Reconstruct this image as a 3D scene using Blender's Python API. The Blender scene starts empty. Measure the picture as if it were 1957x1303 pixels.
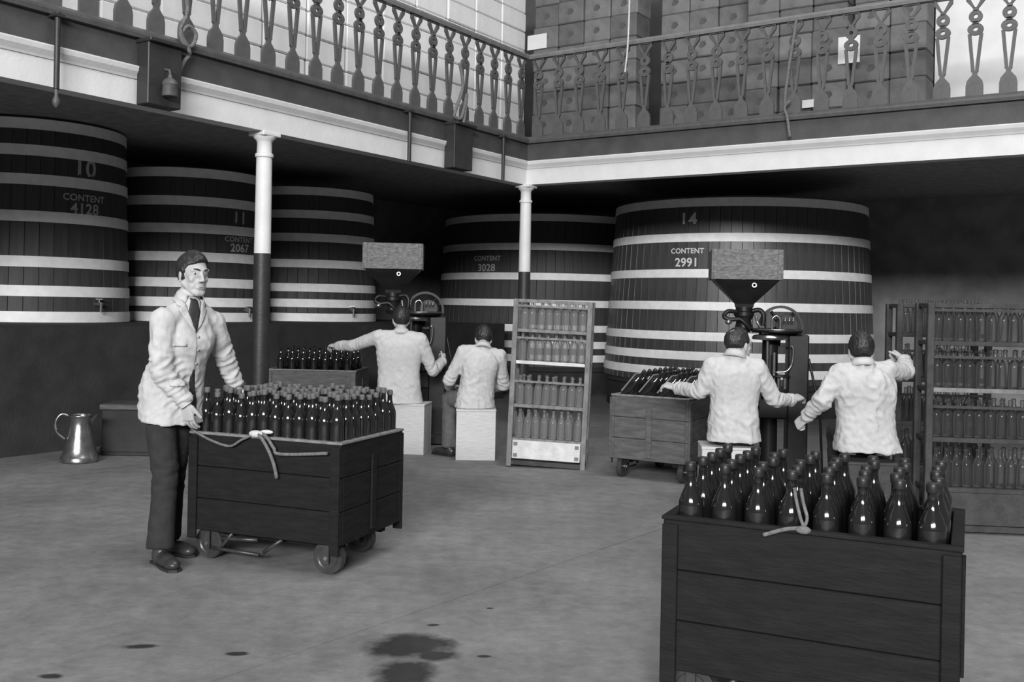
import bpy, bmesh, math, random
from mathutils import Vector, Matrix, noise
from mathutils.bvhtree import BVHTree
from mathutils.geometry import interpolate_bezier

random.seed(7)
SC = bpy.context.scene
COL = SC.collection
PI = math.pi

# ------------------------------------------------------------------ camera
F, CX, HY, ROLL, H = 1880.0, 978.0, 583.0, 0.020, 1.45      # focal length, horizon and eye height
cam_d = bpy.data.cameras.new('camera'); cam = bpy.data.objects.new('camera', cam_d); COL.objects.link(cam)
cam_d.sensor_width = 36.0; cam_d.lens = F/1957.0*36.0
cam_d.shift_y = -(651.5-HY)/1957.0
cam_d.clip_start = 0.05; cam_d.clip_end = 200
cam.matrix_world = Matrix.Translation((0, 0, H)) @ Matrix.Rotation(PI/2, 4, 'X') @ Matrix.Rotation(ROLL, 4, 'Z')
SC.camera = cam

# ------------------------------------------------------------------ world, light, exposure
SC.view_settings.view_transform = 'Standard'; SC.view_settings.look = 'None'
SC.view_settings.gamma = 1.0; SC.view_settings.use_curve_mapping = False
SC.view_settings.exposure = 0.0
world = bpy.data.worlds.new('world'); SC.world = world; world.use_nodes = True
bg = world.node_tree.nodes['Background']; bg.inputs['Color'].default_value = (1, 1, 1, 1); bg.inputs['Strength'].default_value = 0.14
def area(name, loc, target, sx, sy, power):
    l = bpy.data.lights.new(name, 'AREA'); l.shape = 'RECTANGLE'; l.size = sx; l.size_y = sy; l.energy = power
    o = bpy.data.objects.new(name, l); COL.objects.link(o); o.location = loc
    o.rotation_euler = (Vector(target)-Vector(loc)).to_track_quat('-Z', 'Y').to_euler()
    return o
area('roof_skylight', (2.2, 4.0, 11.0), (2.2, 5.0, 0), 6, 8, 780)
area('high_window', (-3.0, -15.3, 7.0), (0.8, 12.0, 1.4), 11, 2.8, 7700)

# ------------------------------------------------------------------ the plan of the place
O = Vector((0.144, 12.0, 0)); ER = Vector((0.830, -0.558, 0)).normalized(); EL = Vector((-ER.y, ER.x, 0))
SROT = math.atan2(ER.y, ER.x)
def S(a, b, z=0.0):                       # gallery corner frame: a along the right gallery, b along the left one
    return O + ER*a + EL*b + Vector((0, 0, z))
def toS(p):
    q = Vector((p[0], p[1], 0))-O
    return q.dot(ER), q.dot(EL)
def A(px, py, d):                         # a spot d metres away, measured off the photograph
    du, dv = px-CX, py-HY; c, s = math.cos(ROLL), math.sin(ROLL)
    return Vector(((du*c+dv*s)/F*d, d, H-(-du*s+dv*c)/F*d))
def G(px, py, z=0.0):
    du, dv = px-CX, py-HY; c, s = math.cos(ROLL), math.sin(ROLL)
    d = (H-z)*F/(-du*s+dv*c)
    return A(px, py, d)
def onS(px, py, axis, val):               # where the ray meets the plane a=val or b=val
    p0 = Vector((0, 0, H)); dr = A(px, py, 1.0)-p0
    n = ER if axis == 'a' else EL
    t = ((O+n*val)-p0).dot(n)/dr.dot(n)
    return p0+dr*t

# ------------------------------------------------------------------ materials
MATS = {}
def mat(name, g, rough=0.7, var=0.15, scale=8.0, bump=0.0, bscale=40.0, metal=0.0, spec=0.4, trans=0.0, coat=0.0, stretch=(1, 1, 1), sheen=0.0):
    m = bpy.data.materials.new(name); m.use_nodes = True
    nt = m.node_tree; b = nt.nodes['Principled BSDF']
    b.inputs['Roughness'].default_value = rough; b.inputs['Metallic'].default_value = metal
    b.inputs['Specular IOR Level'].default_value = spec
    b.inputs['Transmission Weight'].default_value = trans
    b.inputs['Coat Weight'].default_value = coat
    tc = nt.nodes.new('ShaderNodeTexCoord'); mp = nt.nodes.new('ShaderNodeMapping')
    mp.inputs['Scale'].default_value = stretch
    nt.links.new(tc.outputs['Object'], mp.inputs['Vector'])
    nz = nt.nodes.new('ShaderNodeTexNoise'); nz.inputs['Scale'].default_value = scale; nz.inputs['Detail'].default_value = 5
    nt.links.new(mp.outputs['Vector'], nz.inputs['Vector'])
    cr = nt.nodes.new('ShaderNodeValToRGB')
    lo, hi = g*(1-var), g*(1+var)
    cr.color_ramp.elements[0].position = 0.3; cr.color_ramp.elements[1].position = 0.7
    cr.color_ramp.elements[0].color = (lo, lo, lo, 1); cr.color_ramp.elements[1].color = (hi, hi, hi, 1)
    nt.links.new(nz.outputs['Fac'], cr.inputs['Fac']); nt.links.new(cr.outputs['Color'], b.inputs['Base Color'])
    if bump > 0:
        n2 = nt.nodes.new('ShaderNodeTexNoise'); n2.inputs['Scale'].default_value = bscale; n2.inputs['Detail'].default_value = 4
        nt.links.new(mp.outputs['Vector'], n2.inputs['Vector'])
        bp = nt.nodes.new('ShaderNodeBump'); bp.inputs['Strength'].default_value = bump; bp.inputs['Distance'].default_value = 0.02
        nt.links.new(n2.outputs['Fac'], bp.inputs['Height']); nt.links.new(bp.outputs['Normal'], b.inputs['Normal'])
    MATS[name] = m
    return m
mat('white_paint', 0.56, 0.55, 0.05, 6, 0.1)
mat('hoop_white', 0.80, 0.5, 0.08, 10, 0.1)
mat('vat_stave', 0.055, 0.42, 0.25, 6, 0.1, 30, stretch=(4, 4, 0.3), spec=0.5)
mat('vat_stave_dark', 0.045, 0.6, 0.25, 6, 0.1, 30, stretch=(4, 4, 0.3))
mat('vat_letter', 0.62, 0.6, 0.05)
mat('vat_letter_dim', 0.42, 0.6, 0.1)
mat('fascia', 0.048, 0.6, 0.2, 5, 0.1)
mat('iron_rail', 0.070, 0.5, 0.15, 12, 0.1)
mat('rail_top', 0.15, 0.45, 0.15, 12)
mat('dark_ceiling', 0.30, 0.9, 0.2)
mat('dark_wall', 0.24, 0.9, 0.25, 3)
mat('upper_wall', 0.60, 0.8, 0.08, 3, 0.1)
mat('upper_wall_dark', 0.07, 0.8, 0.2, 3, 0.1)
mat('deck', 0.10, 0.8)
mat('black_paint', 0.022, 0.5, 0.2, 10, 0.1)
mat('plinth', 0.026, 0.85, 0.3, 4, 0.2)
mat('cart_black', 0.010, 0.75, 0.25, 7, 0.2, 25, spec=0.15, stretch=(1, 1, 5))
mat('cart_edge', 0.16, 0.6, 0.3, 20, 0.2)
mat('cart_brown', 0.070, 0.65, 0.3, 7, 0.25, 25, stretch=(1, 1, 5))
mat('wheel_iron', 0.05, 0.35, 0.3, 12, 0.1, metal=0.3)
mat('bright_iron', 0.35, 0.28, 0.3, 20, 0.0, metal=0.8)
mat('jacket', 0.43, 0.9, 0.07, 30, 0.2, 220, spec=0.1)
mat('jacket_dull', 0.50, 0.9, 0.08, 30, 0.25, 220)
mat('seam', 0.30, 0.9, 0.1)
mat('shirt', 0.45, 0.8, 0.04)
mat('tie', 0.022, 0.7, 0.2)
mat('trousers', 0.020, 0.9, 0.2, 20, 0.2, 120)
mat('trousers_grey', 0.085, 0.9, 0.2, 20, 0.2, 120)
mat('shoe', 0.03, 0.35, 0.3, 15)
mat('skin', 0.36, 0.55, 0.06, 25, 0.05, 120)
mat('lip', 0.16, 0.5, 0.05)
mat('hair', 0.020, 0.42, 0.4, 40, 0.4, 90, stretch=(1, 1, 0.4))
mat('eye_white', 0.35, 0.3, 0.02)
mat('iris', 0.012, 0.2, 0.02)
mat('dark_glass', 0.010, 0.10, 0.2, 5, spec=0.7, coat=0.3)
mat('cap_dark', 0.016, 0.4, 0.2)
mat('cork', 0.085, 0.6, 0.25, 60)
mat('stool', 0.44, 0.7, 0.08, 14, 0.2, 30, stretch=(1, 1, 6))
mat('hopper_wood', 0.12, 0.75, 0.45, 26, 0.3, 40, stretch=(1, 1, 2))
mat('machine', 0.010, 0.40, 0.3, 12, 0.0, spec=0.25)
mat('polished', 0.30, 0.2, 0.2, 20, metal=0.9)
mat('rack_wood', 0.15, 0.7, 0.3, 12, 0.2, 30, stretch=(2, 2, 1))
mat('rack_dark', 0.035, 0.7, 0.3, 12, 0.2)
mat('rack_board', 0.50, 0.7, 0.14, 12, 0.2)
mat('case_white', 0.66, 0.75, 0.05, 5, 0.15, 20)
mat('case_grey', 0.11, 0.8, 0.22, 6, 0.2, 20)
mat('case_grey_b', 0.09, 0.8, 0.22, 6, 0.2, 20)
mat('case_grey_c', 0.13, 0.8, 0.22, 6, 0.2, 20)
mat('case_mark', 0.065, 0.8, 0.3, 30)
mat('paper', 0.55, 0.8, 0.05)
mat('rope', 0.12, 0.9, 0.3, 60, 0.3, 200)
mat('rope_pale', 0.45, 0.9, 0.2, 60)
mat('jug_metal', 0.30, 0.25, 0.3, 12, 0.05, metal=0.9)
mat('brass', 0.25, 0.3, 0.2, 20, metal=0.8)
mat('joint', 0.05, 0.9)
mat('sawdust', 0.30, 0.9, 0.3, 60, 0.3)

# clear glass: one cheap thin-walled shader
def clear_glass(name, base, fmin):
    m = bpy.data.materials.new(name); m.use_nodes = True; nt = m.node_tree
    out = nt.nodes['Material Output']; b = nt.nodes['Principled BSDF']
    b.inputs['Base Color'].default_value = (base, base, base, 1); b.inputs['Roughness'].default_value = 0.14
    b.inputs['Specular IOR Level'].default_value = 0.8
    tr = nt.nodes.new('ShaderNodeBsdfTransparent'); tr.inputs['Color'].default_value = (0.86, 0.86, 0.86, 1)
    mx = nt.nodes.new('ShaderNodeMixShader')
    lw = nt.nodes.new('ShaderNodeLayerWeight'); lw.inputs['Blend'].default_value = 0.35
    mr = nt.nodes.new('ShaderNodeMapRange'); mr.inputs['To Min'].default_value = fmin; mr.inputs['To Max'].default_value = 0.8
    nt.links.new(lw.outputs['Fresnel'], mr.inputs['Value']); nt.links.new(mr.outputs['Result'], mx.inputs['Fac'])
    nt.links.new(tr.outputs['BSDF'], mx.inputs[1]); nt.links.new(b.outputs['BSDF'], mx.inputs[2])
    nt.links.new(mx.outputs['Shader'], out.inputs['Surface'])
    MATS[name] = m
clear_glass('clear_glass', 0.40, 0.14)
clear_glass('shaded_glass', 0.13, 0.10)  # darker copy: the weaker light at the right racks put into the glass colour

# concrete floor: mottled, with a wet spill and small oil spots of their own shape
def floor_mat():
    m = bpy.data.materials.new('floor_concrete'); m.use_nodes = True; nt = m.node_tree; L = nt.links
    b = nt.nodes['Principled BSDF']
    tc = nt.nodes.new('ShaderNodeTexCoord')
    def nz(scale, detail=6, rough=0.6):
        n = nt.nodes.new('ShaderNodeTexNoise'); n.inputs['Scale'].default_value = scale; n.inputs['Detail'].default_value = detail
        n.inputs['Roughness'].default_value = rough; L.new(tc.outputs['Object'], n.inputs['Vector']); return n
    def ramp(src, p0, c0, p1, c1):
        r = nt.nodes.new('ShaderNodeValToRGB'); e = r.color_ramp.elements
        e[0].position = p0; e[0].color = (c0, c0, c0, 1); e[1].position = p1; e[1].color = (c1, c1, c1, 1)
        L.new(src, r.inputs['Fac']); return r
    def mul(c1, c2):
        x = nt.nodes.new('ShaderNodeMixRGB'); x.blend_type = 'MULTIPLY'; x.inputs['Fac'].default_value = 1
        L.new(c1, x.inputs['Color1']); L.new(c2, x.inputs['Color2']); return x.outputs['Color']
    base = ramp(nz(1.1).outputs['Fac'], 0.3, 0.135, 0.72, 0.225).outputs['Color']
    base = mul(base, ramp(nz(9, 8, 0.7).outputs['Fac'], 0.3, 0.72, 0.7, 1.15).outputs['Color'])
    wob = nz(6, 6, 0.65)
    mask = None
    for (px, py, rx, ry, ang) in STAINS:
        c = G(px, py)
        mp = nt.nodes.new('ShaderNodeMapping'); mp.vector_type = 'TEXTURE'
        mp.inputs['Location'].default_value = (c.x, c.y, 0); mp.inputs['Rotation'].default_value = (0, 0, ang); mp.inputs['Scale'].default_value = (rx, ry, 1)
        L.new(tc.outputs['Object'], mp.inputs['Vector'])
        sp = nt.nodes.new('ShaderNodeSeparateXYZ'); L.new(mp.outputs['Vector'], sp.inputs['Vector'])
        cb = nt.nodes.new('ShaderNodeCombineXYZ'); L.new(sp.outputs['X'], cb.inputs['X']); L.new(sp.outputs['Y'], cb.inputs['Y'])
        ln = nt.nodes.new('ShaderNodeVectorMath'); ln.operation = 'LENGTH'; L.new(cb.outputs['Vector'], ln.inputs[0])
        ad = nt.nodes.new('ShaderNodeMath'); ad.operation = 'MULTIPLY_ADD'; L.new(wob.outputs['Fac'], ad.inputs[0]); ad.inputs[1].default_value = 1.6; L.new(ln.outputs['Value'], ad.inputs[2])
        rr = ramp(ad.outputs['Value'], 0.0, 0, 1.0, 1)
        mr = nt.nodes.new('ShaderNodeMapRange'); mr.inputs['From Min'].default_value = 1.50; mr.inputs['From Max'].default_value = 2.05
        L.new(ad.outputs['Value'], mr.inputs['Value'])
        if mask is None: mask = mr.outputs['Result']
        else:
            mn = nt.nodes.new('ShaderNodeMath'); mn.operation = 'MINIMUM'; L.new(mask, mn.inputs[0]); L.new(mr.outputs['Result'], mn.inputs[1]); mask = mn.outputs['Value']
    st = ramp(mask, 0.0, 0.17, 1.0, 1.0)
    base = mul(base, st.outputs['Color'])
    L.new(base, b.inputs['Base Color'])
    rg = ramp(mask, 0.0, 0.45, 1.0, 0.82); L.new(rg.outputs['Color'], b.inputs['Roughness'])
    b.inputs['Specular IOR Level'].default_value = 0.3
    bp = nt.nodes.new('ShaderNodeBump'); bp.inputs['Strength'].default_value = 0.25; bp.inputs['Distance'].default_value = 0.01
    L.new(nz(25, 6).outputs['Fac'], bp.inputs['Height']); L.new(bp.outputs['Normal'], b.inputs['Normal'])
    MATS['floor_concrete'] = m
STAINS = [(785, 1236, 0.17, 0.15, 0.3), (770, 1288, 0.11, 0.16, 0.0), (830, 1252, 0.10, 0.06, 0.0), (828, 1194, 0.035, 0.02, 0.2), (454, 1249, 0.045, 0.022, 0.0), (95, 1292, 0.05, 0.025, 0.0),
          (935, 1162, 0.02, 0.012, 0.0), (925, 1254, 0.03, 0.015, 0.0), (270, 1235, 0.07, 0.03, 0.2)]
floor_mat()

# ------------------------------------------------------------------ mesh building
ORD = ('first', 'second', 'third', 'fourth', 'fifth', 'sixth', 'seventh', 'eighth', 'ninth', 'tenth', 'eleventh', 'twelfth', 'thirteenth', 'fourteenth', 'fifteenth', 'sixteenth', 'seventeenth')
class MB:
    def __init__(s): s.v = []; s.f = []
    def add(s, vs, fs):
        o = len(s.v); s.v += [Vector(p) for p in vs]; s.f += [tuple(i+o for i in f) for f in fs]; return s
    def box(s, c, d, rot=None):
        x, y, z = d[0]/2, d[1]/2, d[2]/2
        vs = [Vector((i, j, k)) for i in (-x, x) for j in (-y, y) for k in (-z, z)]
        if rot is not None: vs = [rot @ p for p in vs]
        return s.add([p+Vector(c) for p in vs], [(0, 1, 3, 2), (4, 6, 7, 5), (0, 4, 5, 1), (2, 3, 7, 6), (0, 2, 6, 4), (1, 5, 7, 3)])
    def cyl(s, p0, p1, r0, r1=None, n=16, cap=True):
        r1 = r0 if r1 is None else r1
        p0, p1 = Vector(p0), Vector(p1); q = (p1-p0).to_track_quat('Z', 'Y')
        vs = []
        for p, r in ((p0, r0), (p1, r1)):
            vs += [p+q @ Vector((r*math.cos(2*PI*i/n), r*math.sin(2*PI*i/n), 0)) for i in range(n)]
        fs = [(i, (i+1) % n, n+(i+1) % n, n+i) for i in range(n)]
        if cap: fs += [tuple(range(n-1, -1, -1)), tuple(range(n, 2*n))]
        return s.add(vs, fs)
    def lathe(s, prof, n=20, M=None, cap=True):
        vs, fs = [], []
        for r, z in prof: vs += [Vector((r*math.cos(2*PI*i/n), r*math.sin(2*PI*i/n), z)) for i in range(n)]
        for k in range(len(prof)-1):
            fs += [(k*n+i, k*n+(i+1) % n, (k+1)*n+(i+1) % n, (k+1)*n+i) for i in range(n)]
        if cap:
            fs += [tuple(range(n-1, -1, -1)), tuple(range((len(prof)-1)*n, len(prof)*n))]
        if M is not None: vs = [M @ v for v in vs]
        return s.add(vs, fs)
    def loft(s, rings, cap=True):
        n = len(rings[0]); vs = [p for r in rings for p in r]; fs = []
        for k in range(len(rings)-1):
            fs += [(k*n+i, k*n+(i+1) % n, (k+1)*n+(i+1) % n, (k+1)*n+i) for i in range(n)]
        if cap: fs += [tuple(range(n-1, -1, -1)), tuple(range((len(rings)-1)*n, len(rings)*n))]
        return s.add(vs, fs)
    def tube(s, pts, r, n=8, closed=False):
        pts = [Vector(p) for p in pts]; rings = []; m = len(pts); up = Vector((0.123, 0.31, 0.94)).normalized()
        for i, p in enumerate(pts):
            if closed: t = pts[(i+1) % m]-pts[i-1]
            else: t = pts[min(i+1, m-1)]-pts[max(i-1, 0)]
            t.normalize()
            x = up.cross(t)
            if x.length < 1e-4: x = Vector((1, 0, 0)).cross(t)
            x.normalize(); y = t.cross(x); up = y.copy() if False else up
            rr = r[i] if isinstance(r, (list, tuple)) else r
            rings.append([p+x*rr*math.cos(2*PI*k/n)+y*rr*math.sin(2*PI*k/n) for k in range(n)])
        if closed:
            rings.append(rings[0]); return s.loft(rings, False)
        return s.loft(rings)
    def ell(s, c, rad, M3=None, nu=16, nv=10):
        c = Vector(c); vs = []; fs = []
        def P(u, v):
            p = Vector((rad[0]*math.sin(v)*math.cos(u), rad[1]*math.sin(v)*math.sin(u), rad[2]*math.cos(v)))
            return c+(M3 @ p if M3 is not None else p)
        vs.append(P(0, 0))
        for j in range(1, nv):
            vs += [P(2*PI*i/nu, PI*j/nv) for i in range(nu)]
        vs.append(P(0, PI))
        for i in range(nu): fs.append((0, 1+i, 1+(i+1) % nu))
        for j in range(nv-2):
            for i in range(nu): fs.append((1+j*nu+i, 1+(j+1)*nu+i, 1+(j+1)*nu+(i+1) % nu, 1+j*nu+(i+1) % nu))
        e = len(vs)-1; b = 1+(nv-2)*nu
        for i in range(nu): fs.append((e, b+(i+1) % nu, b+i))
        return s.add(vs, fs)
    def cap(s, p0, r0, p1, r1):           # a tapered capsule
        s.ell(p0, (r0,)*3, None, 14, 8); s.ell(p1, (r1,)*3, None, 14, 8)
        if (Vector(p1)-Vector(p0)).length > 1e-4: s.cyl(p0, p1, r0, r1, 14)
        return s
    def chain(s, pts, rs):
        for i in range(len(pts)-1): s.cap(pts[i], rs[i], pts[i+1], rs[i+1])
        return s
    def prism(s, poly, t, fn):            # extrude a closed outline (x, z) by thickness t; fn maps (x, y, z)
        n = len(poly); vs = [fn(x, -t/2, z) for x, z in poly]+[fn(x, t/2, z) for x, z in poly]
        fs = [tuple(range(n)), tuple(range(2*n-1, n-1, -1))]+[(i, n+i, n+(i+1) % n, (i+1) % n) for i in range(n)]
        return s.add(vs, fs)
    def annulus(s, c, ri, ro, t, n=18, axis='y', sx=1.0, sz=1.0):
        vs = []
        for r, y in ((ri, -t/2), (ro, -t/2), (ro, t/2), (ri, t/2)):
            for i in range(n):
                a = 2*PI*i/n; q = (r*math.cos(a)*sx, y, r*math.sin(a)*sz)
                vs.append(Vector(c)+(Vector(q) if axis == 'y' else Vector((q[0], q[2], q[1])) if axis == 'z' else Vector((q[1], q[0], q[2]))))
        fs = []
        for k in range(4):
            for i in range(n): fs.append((k*n+i, k*n+(i+1) % n, ((k+1) % 4)*n+(i+1) % n, ((k+1) % 4)*n+i))
        return s.add(vs, fs)
    def mesh(s, name='m', smooth=False, bevel=0.0, fix=True):
        me = bpy.data.meshes.new(name); me.from_pydata([tuple(v) for v in s.v], [], s.f)
        if fix or bevel:
            bm = bmesh.new(); bm.from_mesh(me)
            if bevel: bmesh.ops.bevel(bm, geom=[e for e in bm.edges], offset=bevel, segments=1, affect='EDGES', clamp_overlap=True)
            bmesh.ops.recalc_face_normals(bm, faces=bm.faces); bm.to_mesh(me); bm.free()
        if smooth:
            for p in me.polygons: p.use_smooth = True
        me.update(); return me
    def build(s, name, m, parent=None, smooth=False, bevel=0.0, angle=None):
        me = s.mesh(name, smooth, bevel)
        if smooth and angle: me.set_sharp_from_angle(angle=math.radians(angle))
        return link(name, me, m, parent)
def link(name, me, m, parent=None):
    o = bpy.data.objects.new(name, me); COL.objects.link(o)
    if m is not None:
        me.materials.clear(); me.materials.append(MATS[m] if isinstance(m, str) else m)
    if parent is not None: o.parent = parent
    return o
def tag(o, label=None, cat=None, group=None, kind=None):
    if label: o['label'] = label
    if cat: o['category'] = cat
    if group: o['group'] = group
    if kind: o['kind'] = kind
    return o
def thing(name, label, cat, loc=(0, 0, 0), rz=0.0, group=None):
    o = bpy.data.objects.new(name, None); COL.objects.link(o); o.empty_display_size = 0.1
    o.location = loc; o.rotation_euler = (0, 0, rz)
    return tag(o, label, cat, group)
def struct(o): o['kind'] = 'structure'; return o
def dup(o, parent=None):
    c = o.copy(); COL.objects.link(c); c.parent = parent
    for ch in o.children: dup(ch, c)
    return c
def share(name, src, parent, loc=(0, 0, 0), rot=(0, 0, 0), scale=(1, 1, 1)):   # another piece on the same mesh
    o = bpy.data.objects.new(name, src.data); COL.objects.link(o); o.parent = parent
    o.location = loc; o.rotation_euler = rot; o.scale = scale
    return o
def sbox(mb, a0, a1, b0, b1, z0, z1):     # a box in the gallery frame, world coordinates
    vs = [S(a, b, z) for a in (a0, a1) for b in (b0, b1) for z in (z0, z1)]
    return mb.add(vs, [(0, 1, 3, 2), (4, 6, 7, 5), (0, 4, 5, 1), (2, 3, 7, 6), (0, 2, 6, 4), (1, 5, 7, 3)])

# ================================================================== THE SETTING
# floor: an under-bed with two concrete slabs that meet at the joint running across the hall
fl = struct(MB().box((0, 5, -0.12), (34, 34, 0.20)).build('floor', 'joint'))
j0, j1 = G(640, 1222), G(1285, 1003); jd = (j1-j0).normalized(); jn = Vector((-jd.y, jd.x, 0))
for sgn in (1, -1):
    p, q = j0-jd*12+jn*sgn*0.004, j1+jd*14+jn*sgn*0.004
    e = jn*sgn*14
    vs = [Vector((v.x, v.y, z)) for z in (-0.02, 0.0) for v in (p, q, q+e, p+e)]
    MB().add(vs, [(0, 1, 2, 3), (4, 5, 6, 7), (0, 1, 5, 4), (1, 2, 6, 5), (2, 3, 7, 6), (3, 0, 4, 7)]).build('concrete_slab', 'floor_concrete', fl)
ZB0, ZB1, ZD = 2.92, 3.14, 3.45           # white beam underside and top, gallery deck
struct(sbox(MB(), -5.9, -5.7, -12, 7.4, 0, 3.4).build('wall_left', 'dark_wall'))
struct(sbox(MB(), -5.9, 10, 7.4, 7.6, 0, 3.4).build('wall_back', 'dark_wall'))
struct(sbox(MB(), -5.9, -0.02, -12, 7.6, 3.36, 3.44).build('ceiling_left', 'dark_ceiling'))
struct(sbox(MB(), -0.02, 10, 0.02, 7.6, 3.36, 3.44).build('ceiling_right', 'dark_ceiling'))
struct(sbox(MB(), -3.4, -3.2, -12, 3.0, 3.44, 6.6).build('wall_gallery_left', 'upper_wall'))
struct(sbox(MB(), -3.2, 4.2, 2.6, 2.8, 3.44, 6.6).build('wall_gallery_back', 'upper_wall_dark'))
struct(sbox(MB(), 4.2, 10, 2.3, 2.8, 3.44, 6.6).build('wall_gallery_right', 'upper_wall'))
struct(sbox(MB(), -3.2, 0.0, -12, 2.6, 3.44, 3.46).build('deck_left', 'deck'))
struct(sbox(MB(), 0.0, 10, 0.0, 2.6, 3.44, 3.46).build('deck_right', 'deck'))
# raised platform under the left vats
struct(sbox(MB(), -5.7, -2.05, -12, 2.6, 0, 1.16).build('trim_platform', 'plinth'))
# gallery edge: white beam, moulding, dark fascia, on both arms
BL0, AR1 = -11.5, 8.5
struct(sbox(MB(), -0.16, 0.0, BL0, 0.16, ZB0, ZB1-0.03).build('trim_1', 'white_paint'))
struct(sbox(MB(), 0.0, AR1, 0.0, 0.16, ZB0, ZB1-0.03).build('trim_2', 'white_paint'))
def moulding(prof, arm, name, m):
    mb = MB(); n = len(prof)
    if arm == 'L': rings = [[S(y, -y if b is None else b, z) for y, z in prof] for b in (BL0, None)]
    else: rings = [[S(y if a is None else a, -y, z) for y, z in prof] for a in (None, AR1)]
    mb.loft(rings); return struct(mb.build(name, m))
crown = [(-0.1, ZB1-0.03), (0.012, ZB1-0.03), (0.02, ZB1-0.015), (0.05, ZB1+0.02), (0.06, ZB1+0.05), (0.06, ZB1+0.06), (-0.1, ZB1+0.06)]
moulding(crown, 'L', 'trim_3', 'white_paint'); moulding(crown, 'R', 'trim_4', 'white_paint')
fas = [(-0.1, ZB1+0.06), (0.03, ZB1+0.06), (0.03, ZD-0.04), (-0.1, ZD-0.04)]
moulding(fas, 'L', 'trim_5', 'fascia'); moulding(fas, 'R', 'trim_6', 'fascia')
# ------------------------------------------------------------------ columns
def column(label, p):
    t = thing('iron_column', label, 'column', (p.x, p.y, 0), group='iron columns under the gallery edge')
    MB().lathe([(0.12, 0), (0.12, 0.06), (0.095, 0.09), (0.085, 0.12)], 24).build('base', 'black_paint', t, True, angle=30)
    MB().lathe([(0.078, 0.12), (0.073, 1.86)], 24).build('lower_shaft', 'black_paint', t, True, angle=30)
    MB().lathe([(0.0725, 1.86), (0.068, 2.70)], 24).build('upper_shaft', 'white_paint', t, True, angle=30)
    MB().lathe([(0.068, 2.70), (0.078, 2.705), (0.080, 2.72), (0.078, 2.735), (0.068, 2.74)], 24).build('collar', 'white_paint', t, True, angle=50)
    MB().lathe([(0.066, 2.74), (0.064, 2.83), (0.072, 2.85), (0.095, 2.87), (0.098, 2.885)], 24).build('neck', 'white_paint', t, True, angle=50)
    o = MB().box((0, 0, 2.902), (0.20, 0.20, 0.035)).build('capital', 'white_paint', t, bevel=0.006); o.rotation_euler.z = SROT
    return t
pc = A(513, 300, 8.62); a_, b_ = toS(pc)
column('white topped iron column beside the standing person', S(-0.08, b_))
column('white topped iron column at the inner corner of the gallery', S(-0.02, 0.03))

# ------------------------------------------------------------------ railings
ZR0, ZR1 = ZD-0.04, 4.50
def baluster_mesh():
    mb = MB(); f = lambda x, y, z: Vector((x, y, z)); t = 0.028
    hs = [(0.075, 0.0), (0.075, 0.10), (0.064, 0.145), (0.040, 0.175), (0.022, 0.195), (0.020, 0.215), (0.034, 0.235)]
    mb.prism([(-x, z) for x, z in hs]+[(x, z) for x, z in reversed(hs)], t, f)
    for s in (-1, 1):
        mb.prism([(s*0.002, 0.225), (s*0.030, 0.228), (s*0.066, 0.585), (s*0.036, 0.585)], t*0.9, f)
    mb.annulus((0, 0, 0.625), 0.022, 0.070, t, 18, sz=0.8)
    mb.prism([(-0.03, 0.67), (0.03, 0.67), (0.022, 0.70), (-0.022, 0.70)], t, f)
    mb.annulus((0, 0, 0.745), 0.020, 0.060, t, 18)
    mb.prism([(-0.022, 0.795), (0.022, 0.795), (0.026, 0.83), (-0.026, 0.83)], t, f)
    for s in (-1, 1):
        mb.prism([(s*0.004, 0.825), (s*0.030, 0.83), (s*0.085, 0.90), (s*0.085, 0.945), (s*0.055, 0.925)], t, f)
    mb.prism([(-0.085, 0.935), (0.085, 0.935), (0.085, 0.965), (-0.085, 0.965)], t, f)
    return mb.mesh('baluster')
bal_me = baluster_mesh(); bal_me.materials.append(MATS['iron_rail'])
low = [(-0.07, ZR0), (0.075, ZR0), (0.085, ZR0+0.03), (0.085, ZR0+0.05), (0.05, ZR0+0.07), (0.03, ZR0+0.085), (-0.05, ZR0+0.085), (-0.07, ZR0+0.06)]
top = [(-0.035, ZR1-0.06), (0.035, ZR1-0.06), (0.045, ZR1-0.03), (0.045, ZR1-0.01), (0.02, ZR1), (-0.02, ZR1), (-0.045, ZR1-0.01), (-0.045, ZR1-0.03)]
def railing(arm, label):
    t = thing('gallery_railing', label, 'railing', (0, 0, 0), group='cast iron gallery railings')
    def run(prof, name, m):
        if arm == 'L': rings = [[S(y, -y if b is None else b, z) for y, z in prof] for b in (BL0, None)]
        else: rings = [[S(y if a is None else a, -y, z) for y, z in prof] for a in (None, AR1)]
        MB().loft(rings).build(name, m, t)
    run(low, 'bottom_rail', 'iron_rail'); run(top, 'top_rail', 'rail_top')
    k = 0; step = 0.285
    while True:
        d = 0.15+k*step
        if d > (9.6 if arm == 'L' else 7.0): break
        o = bpy.data.objects.new('baluster', bal_me); COL.objects.link(o); o.parent = t
        o.location = S(0, -d, ZR0+0.083) if arm == 'L' else S(d, 0, ZR0+0.083)
        o.rotation_euler = (0, 0, SROT+(PI/2 if arm == 'L' else 0))
        k += 1
    return t
railing('L', 'dark cast iron railing along the left gallery before the white cases')
railing('R', 'dark cast iron railing along the right gallery before the dark cases')

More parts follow.
